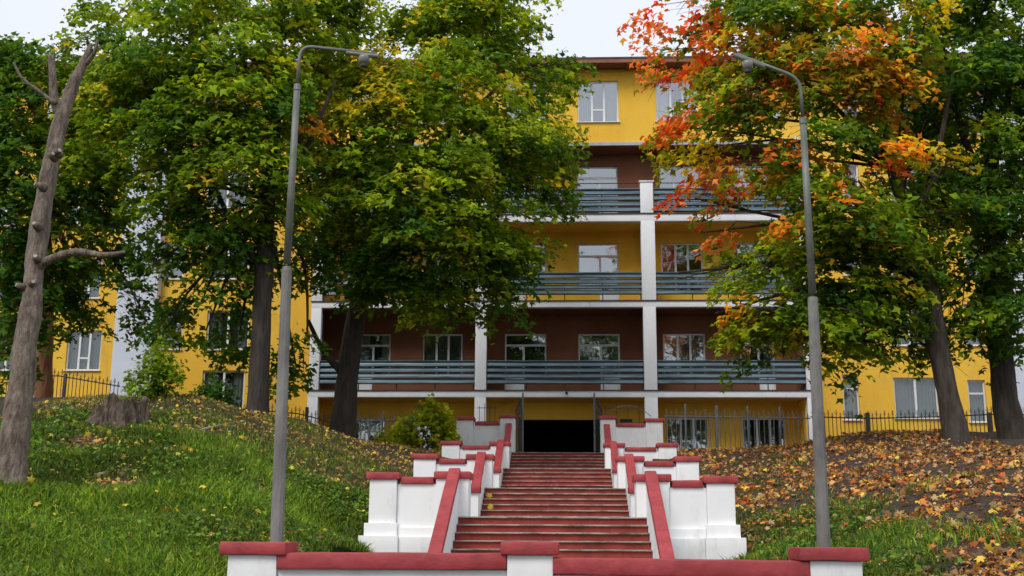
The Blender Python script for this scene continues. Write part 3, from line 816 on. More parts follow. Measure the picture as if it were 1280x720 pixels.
# ------------------------------------------------------------------ leaves and trees
LV = np.array([(0,0,0),(.42,.08,-.05),(.24,.32,.02),(.54,.62,-.08),(.17,.60,.02),(0,1.0,-.10),(-.17,.60,.02),(-.54,.62,-.08),(-.24,.32,.02),(-.42,.08,-.05)])
LT = np.array([(0,1,2),(0,2,8),(2,3,4),(4,5,6),(6,7,8),(8,9,0),(2,4,6),(2,6,8)])
LV2 = np.array([(0,0,0),(.34,.45,-.03),(0,1.0,-.06),(-.34,.45,-.03)])
LT2 = np.array([(0,1,2),(0,2,3)])
LV3 = np.array([(0,0,0),(.56,.42,-.07),(.20,.52,.03),(0,1.0,-.10),(-.20,.52,.03),(-.56,.42,-.07)])
LT3 = np.array([(0,1,2),(2,3,4),(4,5,0),(0,2,4)])
PAL = {
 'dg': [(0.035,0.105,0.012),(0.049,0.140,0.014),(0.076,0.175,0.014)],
 'g': [(.110,.200,.008),(.160,.270,.008),(.230,.340,.010),(.060,.130,.008)],
 'yg': [(0.292,0.421,0.012),(0.211,0.339,0.012),(0.433,0.491,0.016),(0.117,0.222,0.009)],
 'y': [(0.679,0.538,0.018),(0.468,0.468,0.018),(0.819,0.562,0.023),(0.257,0.328,0.014)],
 'o': [(0.850,0.374,0.018),(0.842,0.234,0.014),(0.850,0.515,0.035),(0.643,0.234,0.023)],
 'ro': [(0.725,0.140,0.023),(0.850,0.281,0.029),(0.562,0.088,0.029),(0.850,0.421,0.070)],
 'mix': [(0.398,0.304,0.018),(0.140,0.199,0.012),(0.643,0.257,0.023),(0.094,0.164,0.012)],
 'bush': [(0.398,0.468,0.014),(0.234,0.328,0.014),(0.608,0.585,0.023),(0.117,0.175,0.012)],
}
MIXES = {  # blob palette -> weights of spray palettes
 'G': [('g',.52),('dg',.17),('yg',.27),('y',.04)],
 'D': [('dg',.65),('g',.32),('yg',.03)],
 'L': [('g',.42),('yg',.45),('y',.08),('dg',.05)],
 'Y': [('yg',.36),('y',.42),('g',.16),('o',.06)],
 'O': [('o',.50),('y',.26),('g',.14),('ro',.10)],
 'R': [('ro',.50),('o',.24),('mix',.16),('g',.10)],
 'M': [('g',.28),('dg',.10),('mix',.22),('ro',.12),('yg',.14),('o',.08),('y',.06)],
 'N': [('g',.46),('mix',.14),('dg',.14),('yg',.20),('o',.03),('y',.03)],
 'B': [('bush',1.0)],
}
def unit(v): return v/np.maximum(np.linalg.norm(v, axis=-1, keepdims=True), 1e-9)
def make_leaves(pos, nrm, size, cols, shape=0, yaw=None):
    """one lobed leaf per position; nrm = face normal"""
    lv, lt = ((LV, LT), (LV2, LT2), (LV3, LT3))[shape]
    n = len(pos)
    nrm = unit(nrm)
    ref = rng.normal(size=(n,3)); 
    if yaw is not None: ref = yaw
    t = unit(ref - nrm*np.sum(ref*nrm, 1, keepdims=True)); s = np.cross(t, nrm)
    curl = rng.uniform(.3, 2.4, (n,1))
    V = (pos[:,None,:] + size[:,None,None]*(s[:,None,:]*lv[None,:,0:1] + t[:,None,:]*(lv[None,:,1:2]-.4) + nrm[:,None,:]*lv[None,:,2:3]*curl[:,:,None]))
    T = lt[None] + (np.arange(n)*len(lv))[:,None,None]
    return V.reshape(-1,3), T.reshape(-1,3), np.repeat(cols, len(lv), axis=0)
def spray_leaves(centers, outward, rad, nl, pals, lsize, droop=.35, flat=.22, shape=0, alt=None):
    pos, nr, sz_, cs = [], [], [], []
    for ai, (c, o, r, p) in enumerate(zip(centers, outward, rad, pals)):
        n = max(5, int(nl*rng.uniform(.7,1.3)*(r/.7)**2))
        ang = rng.uniform(0, 2*PI, n); rr = r*np.sqrt(rng.uniform(0,1,n))
        loc = np.stack([rr*np.cos(ang), rr*np.sin(ang), rng.normal(0, r*flat, n) - droop*rr*rr/max(r,.1)], 1)
        out = np.array([o[0], o[1], 0.0]); on = np.linalg.norm(out)+1e-6; out /= on
        tilt = rng.uniform(.1,.6)
        loc[:,2] -= tilt*(loc[:,:2] @ out[:2])
        pos.append(np.asarray(c) + loc)
        nm = np.array([0,0,1.0]) + out*.55 + rng.normal(0,.48,(n,3)); nr.append(nm)
        sz_.append(lsize*rng.uniform(.42,1.32,n))
        pal = np.array(PAL[p]); k = rng.integers(0, len(pal), n)
        if True:
            base = pal[rng.integers(0,len(pal))]
            cc = .5*base + .5*pal[k]
            if alt is not None:
                q = rng.uniform(0,1,n) < .28
                pa = np.array(PAL[alt[ai]]); cc[q] = pa[rng.integers(0,len(pa),n)][q]
        cs.append(cc*rng.uniform(.65,1.4,(n,1)))
    return make_leaves(np.concatenate(pos), np.concatenate(nr), np.concatenate(sz_), np.concatenate(cs), shape)

def tube_organic(pts, rads, seg=10, rough=.06, sub=6, seed=0, lobes=0):
    """smooth limb through pts with a wandering surface"""
    pts = [Vector(p) for p in pts]; out, rr = [], []
    n = len(pts)
    for i in range(n-1):
        p0, p1, p2, p3 = pts[max(i-1,0)], pts[i], pts[i+1], pts[min(i+2,n-1)]
        for k in range(sub):
            u = k/sub
            out.append(.5*((2*p1)+(-p0+p2)*u+(2*p0-5*p1+4*p2-p3)*u*u+(-p0+3*p1-3*p2+p3)*u**3)); rr.append(rads[i]*(1-u)+rads[i+1]*u)
    out.append(pts[-1]); rr.append(rads[-1])
    mb = MB().tube(out, rr, seg)
    v2 = []
    for idx, v in enumerate(mb.v):
        v = Vector(v); ci = min(idx//seg, len(out)-1); c = out[ci]
        f = 1 + rough*noise.noise(Vector((v.x*3, v.y*3, v.z*1.2))+Vector((seed,0,0)))*2.2 + rough*noise.noise(v*7)*.9
        if lobes and ci < sub*1.2:
            an = 2*PI*(idx % seg)/seg
            f *= 1 + lobes*max(0, 1-ci/(sub*1.2))*(.5+.5*math.sin(an*4+seed))
        v2.append(tuple(c+(v-c)*f))
    mb.v = v2
    return mb
def tree(label, trunk, blobs, bark, crown_depth=2.2, nl=66, lsize=.25, limbs=True, seg=12, group='leafy trees on the banks', dens=1.0, srad=.72, extra_limbs=()):
    """trunk: [(px,py,d,r)], blobs: [(px,py,d,rx_px,ry_px,palette[,density])]"""
    tp = [P(a,b,d) for a,b,d,r in trunk]; tr_ = [r for *_, r in trunk]
    root = empty('maple_tree', tp[0], label, 'tree', group)
    foot = tp[0].copy(); foot.z -= .4
    tube_organic([foot]+tp, [tr_[0]*1.25]+tr_, seg, .07, seed=tp[0].x, lobes=.35).build('trunk', bark, root, smooth=True)
    for path in extra_limbs:
        tube_organic([P(a,b,d) for a,b,d,r in path], [r for *_, r in path], 9, .08).build('limb', bark, root, smooth=True)
    cs, os_, rs, ps, p2s = [], [], [], [], []
    twigs = MB()
    top = tp[-1]
    allc = np.mean([[*P(b[0],b[1],b[2])] for b in blobs], axis=0)
    for bl in blobs:
        px_, py_, d, rx, ry, pal = bl[:6]; dn = bl[6] if len(bl) > 6 else 1.0
        c = P(px_, py_, d); s = d/F*1.12
        RX, RZ = rx*s, ry*s; RY = min(max(RX, RZ), crown_depth)
        # limb from the trunk to the blob
        if limbs:
            best = min(range(len(tp)), key=lambda i: (tp[i]-c).length + (4 if tp[i].z > c.z else 0) + (30 if i == 0 else 0) + (14 if i == 1 else 0) + (5 if i == 2 else 0))
            a = tp[best]; 
            r0 = max(.03, min(tr_[best]*.38, .02+.013*(c-a).length))
            mid = a.lerp(c, .5) + Vector((0,0,.18*(c-a).length*.5)) + Vector(rng.normal(0,.25,3))
            end = c + Vector((rng.normal(0,RX*.2), 0, RZ*.35))
            tube_organic([a, mid, end], [r0, r0*.7, r0*.3], 7, .08, sub=5).build('limb', bark, root, smooth=True)
            for _ in range(int((5 + RX*2)*(1 if dn > .65 else .3))):
                e = c + Vector((rng.uniform(-1,1)*RX*.7, rng.uniform(-1,1)*RY*.7, rng.uniform(-.8,.7)*RZ*.8))
                s0 = mid.lerp(end, rng.uniform(0,1))
                m2 = s0.lerp(e, .5)+Vector(rng.normal(0,.2,3))
                twigs.tube([s0, m2, e], [.022,.015,.005], 5, cap=False)
                for __ in range(2):
                    e2 = e + Vector(rng.normal(0,.32,3)); twigs.tube([m2, e2], [.01,.004], 4, cap=False)
        area = PI*RX*RZ
        n = int(area/(PI*srad*srad)*6.0*dens*dn*max(.7, RY/1.8))
        u = unit(rng.normal(size=(n,3))); rad = rng.uniform(0,1,n)**.42
        pts = u*rad[:,None]*np.array([RX,RY,RZ])
        pos = np.array(c) + pts
        keep = pos[:,2] > c.z - RZ*1.0
        for q, uu in zip(pos[keep], pts[keep]):
            cs.append(q); o = uu*.7 + (q-allc)*.3; os_.append(o)
            rs.append(srad*rng.uniform(.6,1.25))
            m_ = MIXES[pal]; p2s.append(m_[rng.choice(len(m_), p=[w_ for _,w_ in m_])][0]); ps.append(m_[rng.choice(len(m_), p=[w_ for _,w_ in m_])][0])
    V, T, Cc = spray_leaves(cs, os_, rs, nl, ps, lsize, shape=2, alt=p2s)
    link_mesh('crown', mesh_np('crown', V, T, Cc), M['leaf'], root)
    if twigs.v: tag(twigs.build('twigs', bark, root), kind='stuff')
    return root, len(T)

NT = 0
def T_(*a, **k):
    global NT
    r, n = tree(*a, **k); NT += n; return r
T_('big maple left of the bush, leaning trunk, green and yellow crown over the balconies',
   [(428,552,41,.50),(434,480,41,.40),(444,400,41,.36),(462,340,40.6,.34),(482,290,40.2,.30),(500,225,40,.22),(520,140,40,.14),(530,60,40,.07)],
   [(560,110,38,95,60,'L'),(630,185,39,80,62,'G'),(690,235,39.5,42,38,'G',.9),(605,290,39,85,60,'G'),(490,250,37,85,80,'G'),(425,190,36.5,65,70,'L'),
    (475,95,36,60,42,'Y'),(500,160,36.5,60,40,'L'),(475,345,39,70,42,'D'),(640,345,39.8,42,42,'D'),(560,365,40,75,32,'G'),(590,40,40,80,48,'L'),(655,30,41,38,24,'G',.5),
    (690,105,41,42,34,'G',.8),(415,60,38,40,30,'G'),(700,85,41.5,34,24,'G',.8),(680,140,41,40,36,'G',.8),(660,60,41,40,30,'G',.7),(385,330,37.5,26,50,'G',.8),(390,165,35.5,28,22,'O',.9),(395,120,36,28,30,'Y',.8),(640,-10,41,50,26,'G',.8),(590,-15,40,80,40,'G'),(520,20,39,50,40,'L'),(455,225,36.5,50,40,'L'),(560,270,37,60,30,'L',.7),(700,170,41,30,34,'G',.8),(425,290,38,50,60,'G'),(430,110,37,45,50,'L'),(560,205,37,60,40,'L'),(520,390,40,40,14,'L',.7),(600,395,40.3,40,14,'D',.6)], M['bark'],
   extra_limbs=[[(432,470,41,.16),(405,440,40.5,.1),(385,400,40,.06)],[(482,290,40.2,.2),(450,200,39,.13),(430,110,38,.06)],[(500,225,40,.16),(570,160,39.5,.1),(640,90,39.5,.05)]])
T_('dark straight maple with dense green crown left of the left lamp',
   [(322,520,35,.36),(325,440,35,.30),(330,340,35,.28),(335,250,35,.24),(345,150,35,.18),(350,50,35,.10),(352,-40,35,.06)],
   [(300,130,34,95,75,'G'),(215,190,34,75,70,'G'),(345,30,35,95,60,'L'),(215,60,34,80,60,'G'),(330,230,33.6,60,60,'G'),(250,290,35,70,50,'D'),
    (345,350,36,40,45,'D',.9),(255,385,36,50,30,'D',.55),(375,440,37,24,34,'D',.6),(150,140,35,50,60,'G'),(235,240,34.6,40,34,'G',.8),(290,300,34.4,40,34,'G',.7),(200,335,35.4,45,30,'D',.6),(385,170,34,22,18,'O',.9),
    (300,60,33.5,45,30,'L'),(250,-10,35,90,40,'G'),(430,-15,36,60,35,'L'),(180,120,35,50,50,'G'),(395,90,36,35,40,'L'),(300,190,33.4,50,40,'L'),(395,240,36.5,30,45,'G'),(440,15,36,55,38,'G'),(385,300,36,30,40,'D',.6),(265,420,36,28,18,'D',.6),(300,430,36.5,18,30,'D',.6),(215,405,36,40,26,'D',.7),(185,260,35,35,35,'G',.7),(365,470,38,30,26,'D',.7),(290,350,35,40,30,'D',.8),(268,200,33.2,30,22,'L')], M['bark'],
   extra_limbs=[[(330,340,35,.14),(290,280,34.5,.09),(255,200,34,.05)],[(335,250,35,.14),(380,190,34.5,.08),(420,100,34.5,.04)],[(345,150,35,.1),(310,90,34.5,.07),(290,20,34.5,.04)]])
T_('dense dark green tree at the far left behind the pruned trunk, orange brown bark',
   [(54,506,41,.33),(56,440,41,.30),(58,360,41,.28),(55,260,41,.22),(50,160,41,.15),(45,90,41,.08)],
   [(25,130,37,42,65,'D'),(25,235,36,50,65,'D'),(20,350,36,36,70,'D'),(100,150,38,50,60,'G'),(120,250,38,52,55,'D'),(110,345,38,55,35,'D',.65),
    (150,80,37,50,50,'G'),(10,440,36,22,38,'D',.8),(30,70,38,36,30,'D',.7),(-40,200,36,50,130,'D'),(60,230,37,45,50,'G'),(60,330,37,40,50,'D'),(60,90,38,40,30,'D',.7),(5,60,37,30,25,'D',.8),(120,190,37.5,50,40,'G'),(165,300,38,38,30,'D',.6),(150,20,37,50,30,'G',.8),(75,390,39,30,28,'D',.5),(25,78,37.5,34,26,'D',1.0),(60,110,37.5,34,30,'G',.9),(95,70,37,34,30,'G',.8),(90,385,39,36,24,'D',.8),(20,310,36.5,44,36,'D'),(150,200,37,40,40,'G'),(125,310,38.5,34,36,'D',.9),(-10,110,37,30,40,'D'),(140,110,36,40,40,'G'),(165,370,38,40,26,'D',.7),(120,410,39,34,16,'D',.6),(180,400,38.5,28,26,'D',.6),(20,400,37,30,40,'D',.8),(95,300,37,40,30,'G',.8)], M['bark_orange'])
T_('maple right of the stairs with leaning trunk and orange, red and green leaves',
   [(1197,558,35,.42),(1186,500,35,.32),(1172,430,35,.30),(1160,360,35,.28),(1140,290,35,.24),(1118,210,35,.17),(1100,120,35,.10),(1090,20,35,.06)],
   [(1060,95,34,80,60,'M'),(960,110,34.5,65,55,'M'),(870,55,36,55,42,'R',.5),(850,140,36.5,34,42,'R',.5),(905,215,36,42,48,'R',.5),(880,110,36.2,40,40,'M',.5),(1080,50,33,40,30,'O',.7),(1000,180,33.6,24,14,'O',.5),(1190,200,34,24,16,'Y',.7),(1160,20,33.5,36,20,'Y',.6),(1095,350,34,40,20,'Y',.5),(1085,180,34.5,40,34,'N'),(1120,330,35,45,40,'G'),(1070,430,35.5,50,24,'G',.8),(1150,440,35.8,34,20,'D',.8),(1105,270,34.5,40,34,'N'),(1000,320,35,45,35,'N',.9),(910,340,35.8,30,26,'N',.7),(820,70,37,22,22,'R',.5),(985,215,35,60,48,'M'),
    (955,335,35,48,38,'N'),(945,425,36,42,26,'N',.9),(1060,290,34,75,70,'N'),(1045,395,35,70,38,'G'),(1120,90,33,44,34,'O',.9),(1145,195,32.6,38,22,'O',1.0),(1110,205,33,22,20,'R',.8),(1160,280,35,60,50,'N'),(1130,390,35.5,55,35,'G',.8),
    (815,15,37,42,26,'R',.6),(835,105,36.8,34,28,'R',.5),(830,165,36.8,34,24,'R',.4),(1140,60,33.4,40,30,'N',.8),(900,5,35.5,60,30,'N'),(1080,5,34,70,50,'N'),(900,120,35,45,40,'M'),(1030,230,33.6,45,35,'N'),(1000,390,35,45,28,'G',.9),(850,200,36.2,26,24,'Y',.6),(980,25,35,95,40,'N'),(880,300,36,26,26,'R',.5),(850,345,36,30,12,'R',.3),(865,255,36.4,30,20,'R',.35),(960,400,35,55,34,'N',.9),(1090,390,35.2,50,34,'G',.8),(985,290,34,36,18,'O',.6),(1075,230,32.8,24,14,'O',.7),(1010,460,35.5,30,16,'G',.6),(900,400,36,24,22,'N',.6),(935,60,34,40,30,'M'),(1020,170,33.5,40,30,'N'),(885,165,35.5,28,26,'Y',.6)], M['bark_mid'],
   extra_limbs=[[(1160,360,35,.16),(1110,300,34.5,.11),(1040,240,34.5,.06)],[(1140,290,35,.14),(1170,200,34.6,.1),(1190,100,34.5,.05)],[(1118,210,35,.11),(1040,130,35,.07),(950,60,35,.03)],[(1165,390,35,.07),(1120,400,34,.04),(1050,385,33.6,.02)]])
T_('dark green maple at the right edge with thick straight trunk',
   [(1266,550,36.5,.46),(1257,500,36.5,.38),(1250,430,36.5,.36),(1246,340,36.5,.33),(1240,240,36.5,.26),(1238,130,36.5,.17),(1235,30,36.5,.09)],
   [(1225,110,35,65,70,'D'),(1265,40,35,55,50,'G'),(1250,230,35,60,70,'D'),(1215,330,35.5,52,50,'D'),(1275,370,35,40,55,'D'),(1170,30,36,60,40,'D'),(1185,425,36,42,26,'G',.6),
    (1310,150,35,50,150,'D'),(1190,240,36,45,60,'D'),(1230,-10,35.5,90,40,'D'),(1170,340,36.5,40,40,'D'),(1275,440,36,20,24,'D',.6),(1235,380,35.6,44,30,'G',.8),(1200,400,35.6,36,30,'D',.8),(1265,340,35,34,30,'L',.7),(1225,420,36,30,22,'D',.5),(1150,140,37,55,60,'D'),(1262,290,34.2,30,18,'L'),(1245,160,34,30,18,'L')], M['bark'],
   extra_limbs=[[(1246,340,36.5,.16),(1290,260,36,.1),(1320,180,36,.05)],[(1240,240,36.5,.14),(1200,160,36,.09),(1180,60,36,.05)]])

# trees across the way, behind the viewer: they stand in the window reflections
maples = [o for o in bpy.data.objects if o.name.startswith('maple_tree')]
for k, (x_, y_, a_) in enumerate(((-24,-24,2.6),(-9,-30,3.6),(5,-27,.6),(17,-31,3.0),(31,-25,1.2))):
    src = maples[k % 5]
    r_ = src.copy(); C.objects.link(r_); r_.location = (x_, y_, 0); r_.rotation_euler = (0,0,a_)
    r_['label'] = 'green tree across the way, mirrored only in the window panes'; r_['group'] = 'trees mirrored in the windows'
    for ch in src.children:
        c_ = ch.copy(); C.objects.link(c_); c_.parent = r_

# ------------------------------------------------------------------ pruned trunk (no crown)
pt = [(10,622,19,.29),(19,540,19.2,.235),(34,420,19.4,.195),(48,300,19.6,.165),(64,200,19.8,.15),(83,130,20,.125),(106,76,20.1,.085),(114,56,20.1,.04)]
tp = [P(a,b,d) for a,b,d,r in pt]
pr_ = empty('pruned_tree', tp[0], 'bare grey pruned trunk with cut branch stubs on the left slope', 'tree')
foot = tp[0].copy(); foot.z -= .4
tube_organic([foot]+tp, [.42]+[r for *_, r in pt], 20, .12, seed=4, sub=14, lobes=.35).build('trunk', M['bark_pale'], pr_, smooth=True)
for path in ([(80,150,20,.11),(68,125,19.95,.085),(66,95,19.9,.075),(64,70,19.9,.06)],
             [(50,332,19.5,.09),(66,323,19.4,.075),(95,315,19.3,.065),(130,319,19.2,.055),(156,315,19.2,.035)],
             [(70,130,19.9,.05),(50,115,19.8,.035),(28,98,19.7,.03),(17,78,19.7,.02)],
             [(108,80,20.1,.05),(118,66,20,.04),(122,50,20,.02)]):
    tube_organic([P(a,b,d) for a,b,d,r in path], [r for *_, r in path], 9, .09, seed=2).build('limb', M['bark_pale'], pr_, smooth=True)
for (a, b, dx) in ((64,194,.10),(50,232,-.16),(44,281,-.02),(44,322,.03),(39,354,.10),(25,430,-.14),(27,358,-.16),(70,190,.16)):
    d = 19.5; c = P(a, b, d-.20); e = c + Vector((dx*.45, -.03, .02))
    MB().tube([c+Vector((0,.15,0)), c, e], [.085,.062,.042], 9).build('branch_stub', M['bark_pale'], pr_, smooth=True)
    k = MB().tube([e, e+Vector((dx*.06,-.010,.004))], [.038,.034], 9).build('cut_face', M['cut_wood'], pr_)

# ------------------------------------------------------------------ stump
sc0 = P(141, 524, 25.3); sx_, sy_ = sc0.x, 25.6
sz0 = tz(sx_, sy_) - .15
sb = bmesh.new(); seg, rings = 90, 16
topz_ = P(141, 498, 25.3).z
vs = []
for j in range(rings+1):
    t = j/rings; row = []
    for i in range(seg):
        an = 2*PI*i/seg
        r = (.50 + .18*(1-t)**2*(1.6 if math.cos(an-3.3) > .5 else 1)) * (1 + .09*math.sin(an*5+1) + .06*math.sin(an*9+t*2) + .05*math.sin(an*17+t) + .10*noise.noise(Vector((an*4, t*3, 2))) + .05*noise.noise(Vector((an*13, t*5, 2))))
        zt_ = topz_ + .06*math.sin(an*3+.5) + .05*math.sin(an*7) + .07*noise.noise(Vector((an*6,0,5))) - (.22 if math.cos(an-3.4) > .6 else 0)*max(0,math.cos(an-3.4))
        row.append(sb.verts.new((sx_+r*math.cos(an)*1.08, sy_+r*math.sin(an)*.9, sz0+(zt_-sz0)*t)))
    vs.append(row)
for j in range(rings):
    for i in range(seg): sb.faces.new((vs[j][i], vs[j][(i+1)%seg], vs[j+1][(i+1)%seg], vs[j+1][i]))
me = bpy.data.meshes.new('stump'); sb.faces.new([v for v in vs[-1]]); sb.to_mesh(me); sb.free()
M['stump'] = mat('weathered_stump_wood', (.030,.020,.014), .95, bump=1, bscale=16, col2=(.15,.11,.08), scale=12, stretch=(1,1,.16))
so = empty('tree_stump', (sx_, sy_, sz0), 'wide grey weathered stump on the left bank by the shrub', 'stump')
link_mesh('stump_wood', me, M['stump'], so, smooth=False)

# ------------------------------------------------------------------ shrubs
def shrub(name, label, px_, py_, d, rx, ry, pal, n=120, leaf=.10, stems=9, base_py=None, nl=26, blobs=None):
    c = P(px_, py_, d); s = d/F
    gzz = tz(c.x, d)
    root = empty(name, (c.x, d, gzz), label, 'shrub')
    cs, os_, rs, ps = [], [], [], []
    stem = MB()
    for (bx, by, brx, bry) in (blobs or [(px_,py_,rx,ry)]):
        cc = P(bx, by, d)
        RX, RZ = brx*s, bry*s
        k = int(n*brx*bry/(rx*ry))
        u = unit(rng.normal(size=(k,3)))*(rng.uniform(0,1,(k,1))**.45)
        for q in u:
            p = np.array(cc)+q*np.array([RX, min(RX,1.1), RZ])
            if p[2] < gzz+.05: continue
            cs.append(p); os_.append(q+np.array([0,0,.3])); rs.append(.28*rng.uniform(.6,1.3)); ps.append(pal)
    for i in range(stems):
        e = Vector(cs[rng.integers(0,len(cs))]); b_ = Vector((c.x+rng.normal(0,.25), d+rng.normal(0,.2), gzz-.1))
        stem.tube([b_, b_.lerp(e,.5)+Vector(rng.normal(0,.1,3)), e], [.03,.02,.006], 5)
    V, T, Cc = spray_leaves(cs, os_, rs, nl*6, ps, leaf, droop=.5, flat=.5)
    link_mesh('foliage', mesh_np('foliage', V, T, Cc), M['leaf'], root)
    stem.build('stem', M['bark_mid'], root)
shrub('bush', 'yellow-green bush left of the top of the stairs', 528, 532, 43, 48, 30, 'bush', n=75, leaf=.19, blobs=[(500,536,20,20),(535,522,26,20),(556,535,18,18),(520,548,36,10),(478,548,10,12),(532,506,14,8),(568,548,12,9)])
shrub('bush', 'green leafy shrub behind the stump on the left bank', 198, 465, 29, 40, 32, 'g', n=60, leaf=.12, blobs=[(195,450,20,16),(205,462,28,14),(185,478,26,14),(224,470,16,8),(190,492,30,9),(172,465,14,10)])
shrub('bush', 'low green shrub against the fence by the left lamp', 270, 498, 36, 40, 14, 'dg', n=60, leaf=.14, blobs=[(268,492,30,12)])

# ------------------------------------------------------------------ grass, weeds and fallen leaves
STX = 3.2
def scatter(n, xr, yr, wfun):
    m = n*4
    x = rng.uniform(*xr, m); y = yr[0]*(yr[1]/yr[0])**rng.uniform(0,1,m)
    p = wfun(x, y); k = rng.uniform(0,1,m) < p
    x, y = x[k][:n], y[k][:n]
    return x, y
def okay(x, y):
    ax = np.abs(x-AX)
    a = ~((ax < 3.75) & (y > 13.2) & (y < 47)) | ((ax > 3.2) & (y > 14.7) & (y < 22.3)) 
    a &= ~((y > 13.8) & (y < 14.75) & (x > pxX(276)-.05) & (x < pxX(1084)+.05))
    return a
def blades(x, y, h, cols, lean=.62, wid=.011):
    z = terrain(x, y); n = len(x)
    an = rng.uniform(0, 2*PI, n); la = rng.uniform(0, 2*PI, n); ll = rng.uniform(.1, 1, n)*lean*h*2
    dx, dy = np.cos(an)*wid, np.sin(an)*wid
    lx, ly = np.cos(la)*ll, np.sin(la)*ll
    V = np.empty((n,5,3))
    V[:,0] = np.stack([x-dx, y-dy, z-.02],1); V[:,1] = np.stack([x+dx, y+dy, z-.02],1)
    V[:,2] = np.stack([x+dx*.8+lx*.35, y+dy*.8+ly*.35, z+h*.6],1); V[:,3] = np.stack([x-dx*.8+lx*.35, y-dy*.8+ly*.35, z+h*.6],1)
    V[:,4] = np.stack([x+lx, y+ly, z+h*rng.uniform(.75,1.05,n)],1)
    T = np.array([(0,1,2),(0,2,3),(3,2,4)])[None] + (np.arange(n)*5)[:,None,None]
    return V.reshape(-1,3), T.reshape(-1,3), np.repeat(cols,5,axis=0)
gp = np.array([(.080,.170,.010),(.130,.250,.012),(.19,.33,.018),(.045,.110,.010),(.30,.38,.03)])
dryp = np.array([(.16,.13,.05),(.22,.17,.07),(.10,.12,.03)])
def tuft(x, y): 
    return .5+.5*np.sin(x*5.1+2*np.sin(y*3.7))*np.sin(y*4.3+1.5*np.sin(x*2.9))
def wl_(x, y): return np.clip(green_mask(x, y)*(.45+.55*tuft(x,y)), 0, 1)*okay(x, y)
x1, y1 = scatter(110000, (-12.5, 0), (13.9, 34), wl_)
x2, y2 = scatter(30000, (0, 12), (13.9, 34), wl_)
x = np.concatenate([x1,x2]); y = np.concatenate([y1,y2])
patch = .5+.5*np.sin(x*.9+1.3*np.sin(y*.8)+1)
h = rng.uniform(.06,.22,len(x))*(.6+.7*patch)*np.where(y > 24, .7, 1)
ci = rng.integers(0, len(gp), len(x)); col = gp[ci]*rng.uniform(.7,1.3,(len(x),1))*((.55+.55*patch)*(.75+.5*(.5+.5*np.sin(x*2.3+np.sin(y*2.1)*1.5)*np.cos(y*1.7+x))))[:,None]
dry = rng.uniform(0,1,len(x)) < np.clip((y-23)/8,0.04,.6)
col[dry] = dryp[rng.integers(0,3,dry.sum())]*rng.uniform(.6,1.2,(dry.sum(),1))
V, T, Cc = blades(x, y, h, col)
tag(link_mesh('grass', mesh_np('grass', V, T, Cc), M['grass']), 'uneven green grass covering the lower banks', 'grass', kind='stuff')
# broad-leaved ground plants
xw1, yw1 = scatter(3800, (-12,-3.4), (14.2, 27), lambda a,b: wl_(a,b)*np.clip(.25+.9*np.sin(a*.8+b*.6)*np.sin(b*.9-a*.3),.08,1))
xw2, yw2 = scatter(700, (3.3,11), (14.2, 25), lambda a,b: wl_(a,b)*.8)
xw = np.concatenate([xw1,xw2]); yw = np.concatenate([yw1,yw2])
reps = 5
xx = np.repeat(xw, reps)+rng.normal(0,.06,len(xw)*reps); yy = np.repeat(yw, reps)+rng.normal(0,.06,len(xw)*reps)
pos = np.stack([xx, yy, terrain(xx,yy)+rng.uniform(.03,.16,len(xx))],1)
nm = np.array([0,-.35,1.0])+rng.normal(0,.45,(len(xx),3))
cw = gp[rng.integers(0,4,len(xx))]*rng.uniform(.4,1.1,(len(xx),1))
V, T, Cc = make_leaves(pos, nm, rng.uniform(.05,.12,len(xx)), cw, shape=1)
tag(link_mesh('weeds', mesh_np('weeds', V, T, Cc), M['grass']), 'low broad-leaved weeds among the grass', 'weeds', kind='stuff')
# leaf litter
lit_r = np.array([(.44,.19,.05),(.46,.27,.10),(.42,.09,.02),(.55,.22,.03),(.46,.31,.15),(.17,.08,.04),(.52,.17,.03),(.60,.42,.05),(.10,.06,.035),(.24,.13,.06),(.20,.14,.05),(.14,.10,.05)])
lit_l = np.array([(.58,.42,.04),(.46,.28,.06),(.24,.14,.05),(.34,.26,.10),(.14,.09,.04),(.22,.18,.04),(.34,.15,.03)])
def wr_(a, b): return okay(a, b)*np.clip(1.1-green_mask(a,b)*.92, .10, 1)*np.clip(1.15-np.clip((a-4.5)/5,0,1)*.55*(b<26),.1,1)*(a > 0)*(a < 12.8)*np.clip(.62+.75*np.sin(a*2.1+1.5*np.sin(b*1.1))*np.sin(b*1.5+1.2*np.sin(a*1.3)), .15, 1)
def wlf(a, b): return okay(a, b)*np.clip(1.05-green_mask(a,b)*.95, .08, 1)*(a < 0)
def litter(n, xr, yr, wf, pal, smin, smax, lift=.03):
    a, b = scatter(n, xr, yr, wf); k = len(a)
    eps = .15
    z = terrain(a,b); zx = (terrain(a+eps,b)-z)/eps; zy = (terrain(a,b+eps)-z)/eps
    nn = np.stack([-zx,-zy,np.ones(k)],1)+rng.normal(0,.6,(k,3))
    return make_leaves(np.stack([a,b,z+rng.uniform(.01,lift+.05,k)],1), nn, smin+(smax-smin)*rng.uniform(0,1,k)**1.7, pal[rng.integers(0,len(pal),k)]*rng.uniform(.6,1.25,(k,1)))
V, T, Cc = litter(21000, (2.5,13), (14.2,46), wr_, lit_r*1.2, .045, .17)
tag(link_mesh('fallen_leaves', mesh_np('fallen_leaves', V, T, Cc), M['litter']), 'orange, red and tan fallen leaves on the right bank', 'fallen leaves', 'fallen leaves on the banks', kind='stuff')
V, T, Cc = litter(12000, (-13,-2.5), (14.2,46), wlf, lit_l*1.35, .035, .13)
tag(link_mesh('fallen_leaves', mesh_np('fallen_leaves', V, T, Cc), M['litter']), 'yellow and brown fallen leaves on the left bank', 'fallen leaves', 'fallen leaves on the banks', kind='stuff')
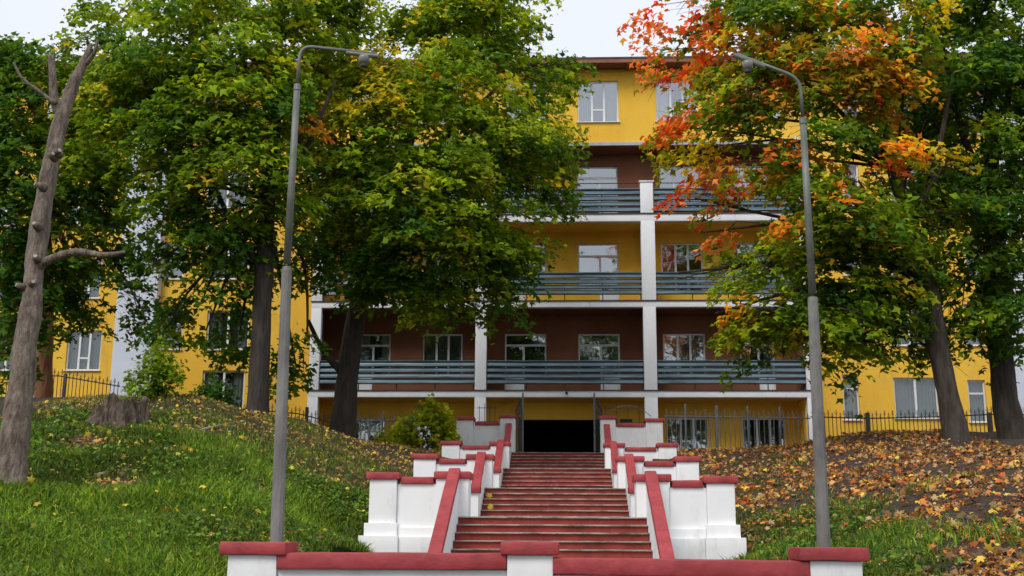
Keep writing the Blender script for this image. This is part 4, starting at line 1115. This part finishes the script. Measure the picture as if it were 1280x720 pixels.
# scattered larger yellow leaves lying on the lawn
V, T, Cc = litter(420, (-12.5,-3.6), (14.3,27), lambda a,b: okay(a,b)*1.0, np.array([(.60,.48,.04),(.50,.36,.04),(.42,.40,.05)]), .06, .15, lift=.14)
tag(link_mesh('fallen_leaves', mesh_np('fallen_leaves', V, T, Cc), M['litter']), 'sparse bright yellow leaves lying on the green grass of the left slope', 'fallen leaves', 'fallen leaves on the banks', kind='stuff')
for pts_, lab in (([(118,598),(140,592),(166,590)], 'pale dry stick on the left slope near the bare trunk'), ([(236,545),(262,537),(298,534)], 'pale dry stick lying below the shrub on the left slope')):
    q_ = []
    for a, b in pts_:      # follow the ray until it meets the slope
        dd = next((d for d in np.arange(15, 40, .1) if P(a, b, d).z <= tz(P(a, b, d).x, d)), 22)
        p = P(a, b, dd); q_.append((p.x, p.y, p.z+.05))
    bz = MB().tube(q_, [.03,.024,.012], 6)
    bz.tube([q_[1], (q_[1][0]+.25, q_[1][1]+.2, q_[1][2]+.10)], [.014,.005], 5)
    tag(bz.build('stick', M['cut_wood']), lab, 'stick')
# single leaves lying on the steps
k_ = 0
for (px_, k, i, lab) in ((606,1,1,'yellow maple leaf on the second flight, left end, lower'), (608,1,3,'yellow maple leaf on the second flight, left end, upper'),
                    (629,3,0,'small yellow leaf pile by the left newel of the top flight')):
    yf = FY[k]-(NS[k]-1-i)*TR; zz = LZ[k]-(NS[k]-1-i)*(LZ[k]-LZ[k-1])/NS[k]
    n = 3 if i != 0 else 5
    pp = np.stack([np.full(n, X(px_,yf,600))+rng.normal(0,.06,n)+.05, np.full(n,yf+.02)+rng.uniform(0,.08,n), np.full(n,zz+.05)+rng.uniform(0,.05,n)],1)
    V, T, Cc = make_leaves(pp, np.array([0,-1.0,.6])+rng.normal(0,.3,(n,3)), np.full(n,.15), np.array([(.50,.34,.04)]*n))
    tag(link_mesh('maple_leaf', mesh_np('maple_leaf', V, T, Cc), M['litter']), lab, 'leaf', 'yellow leaves on the steps')
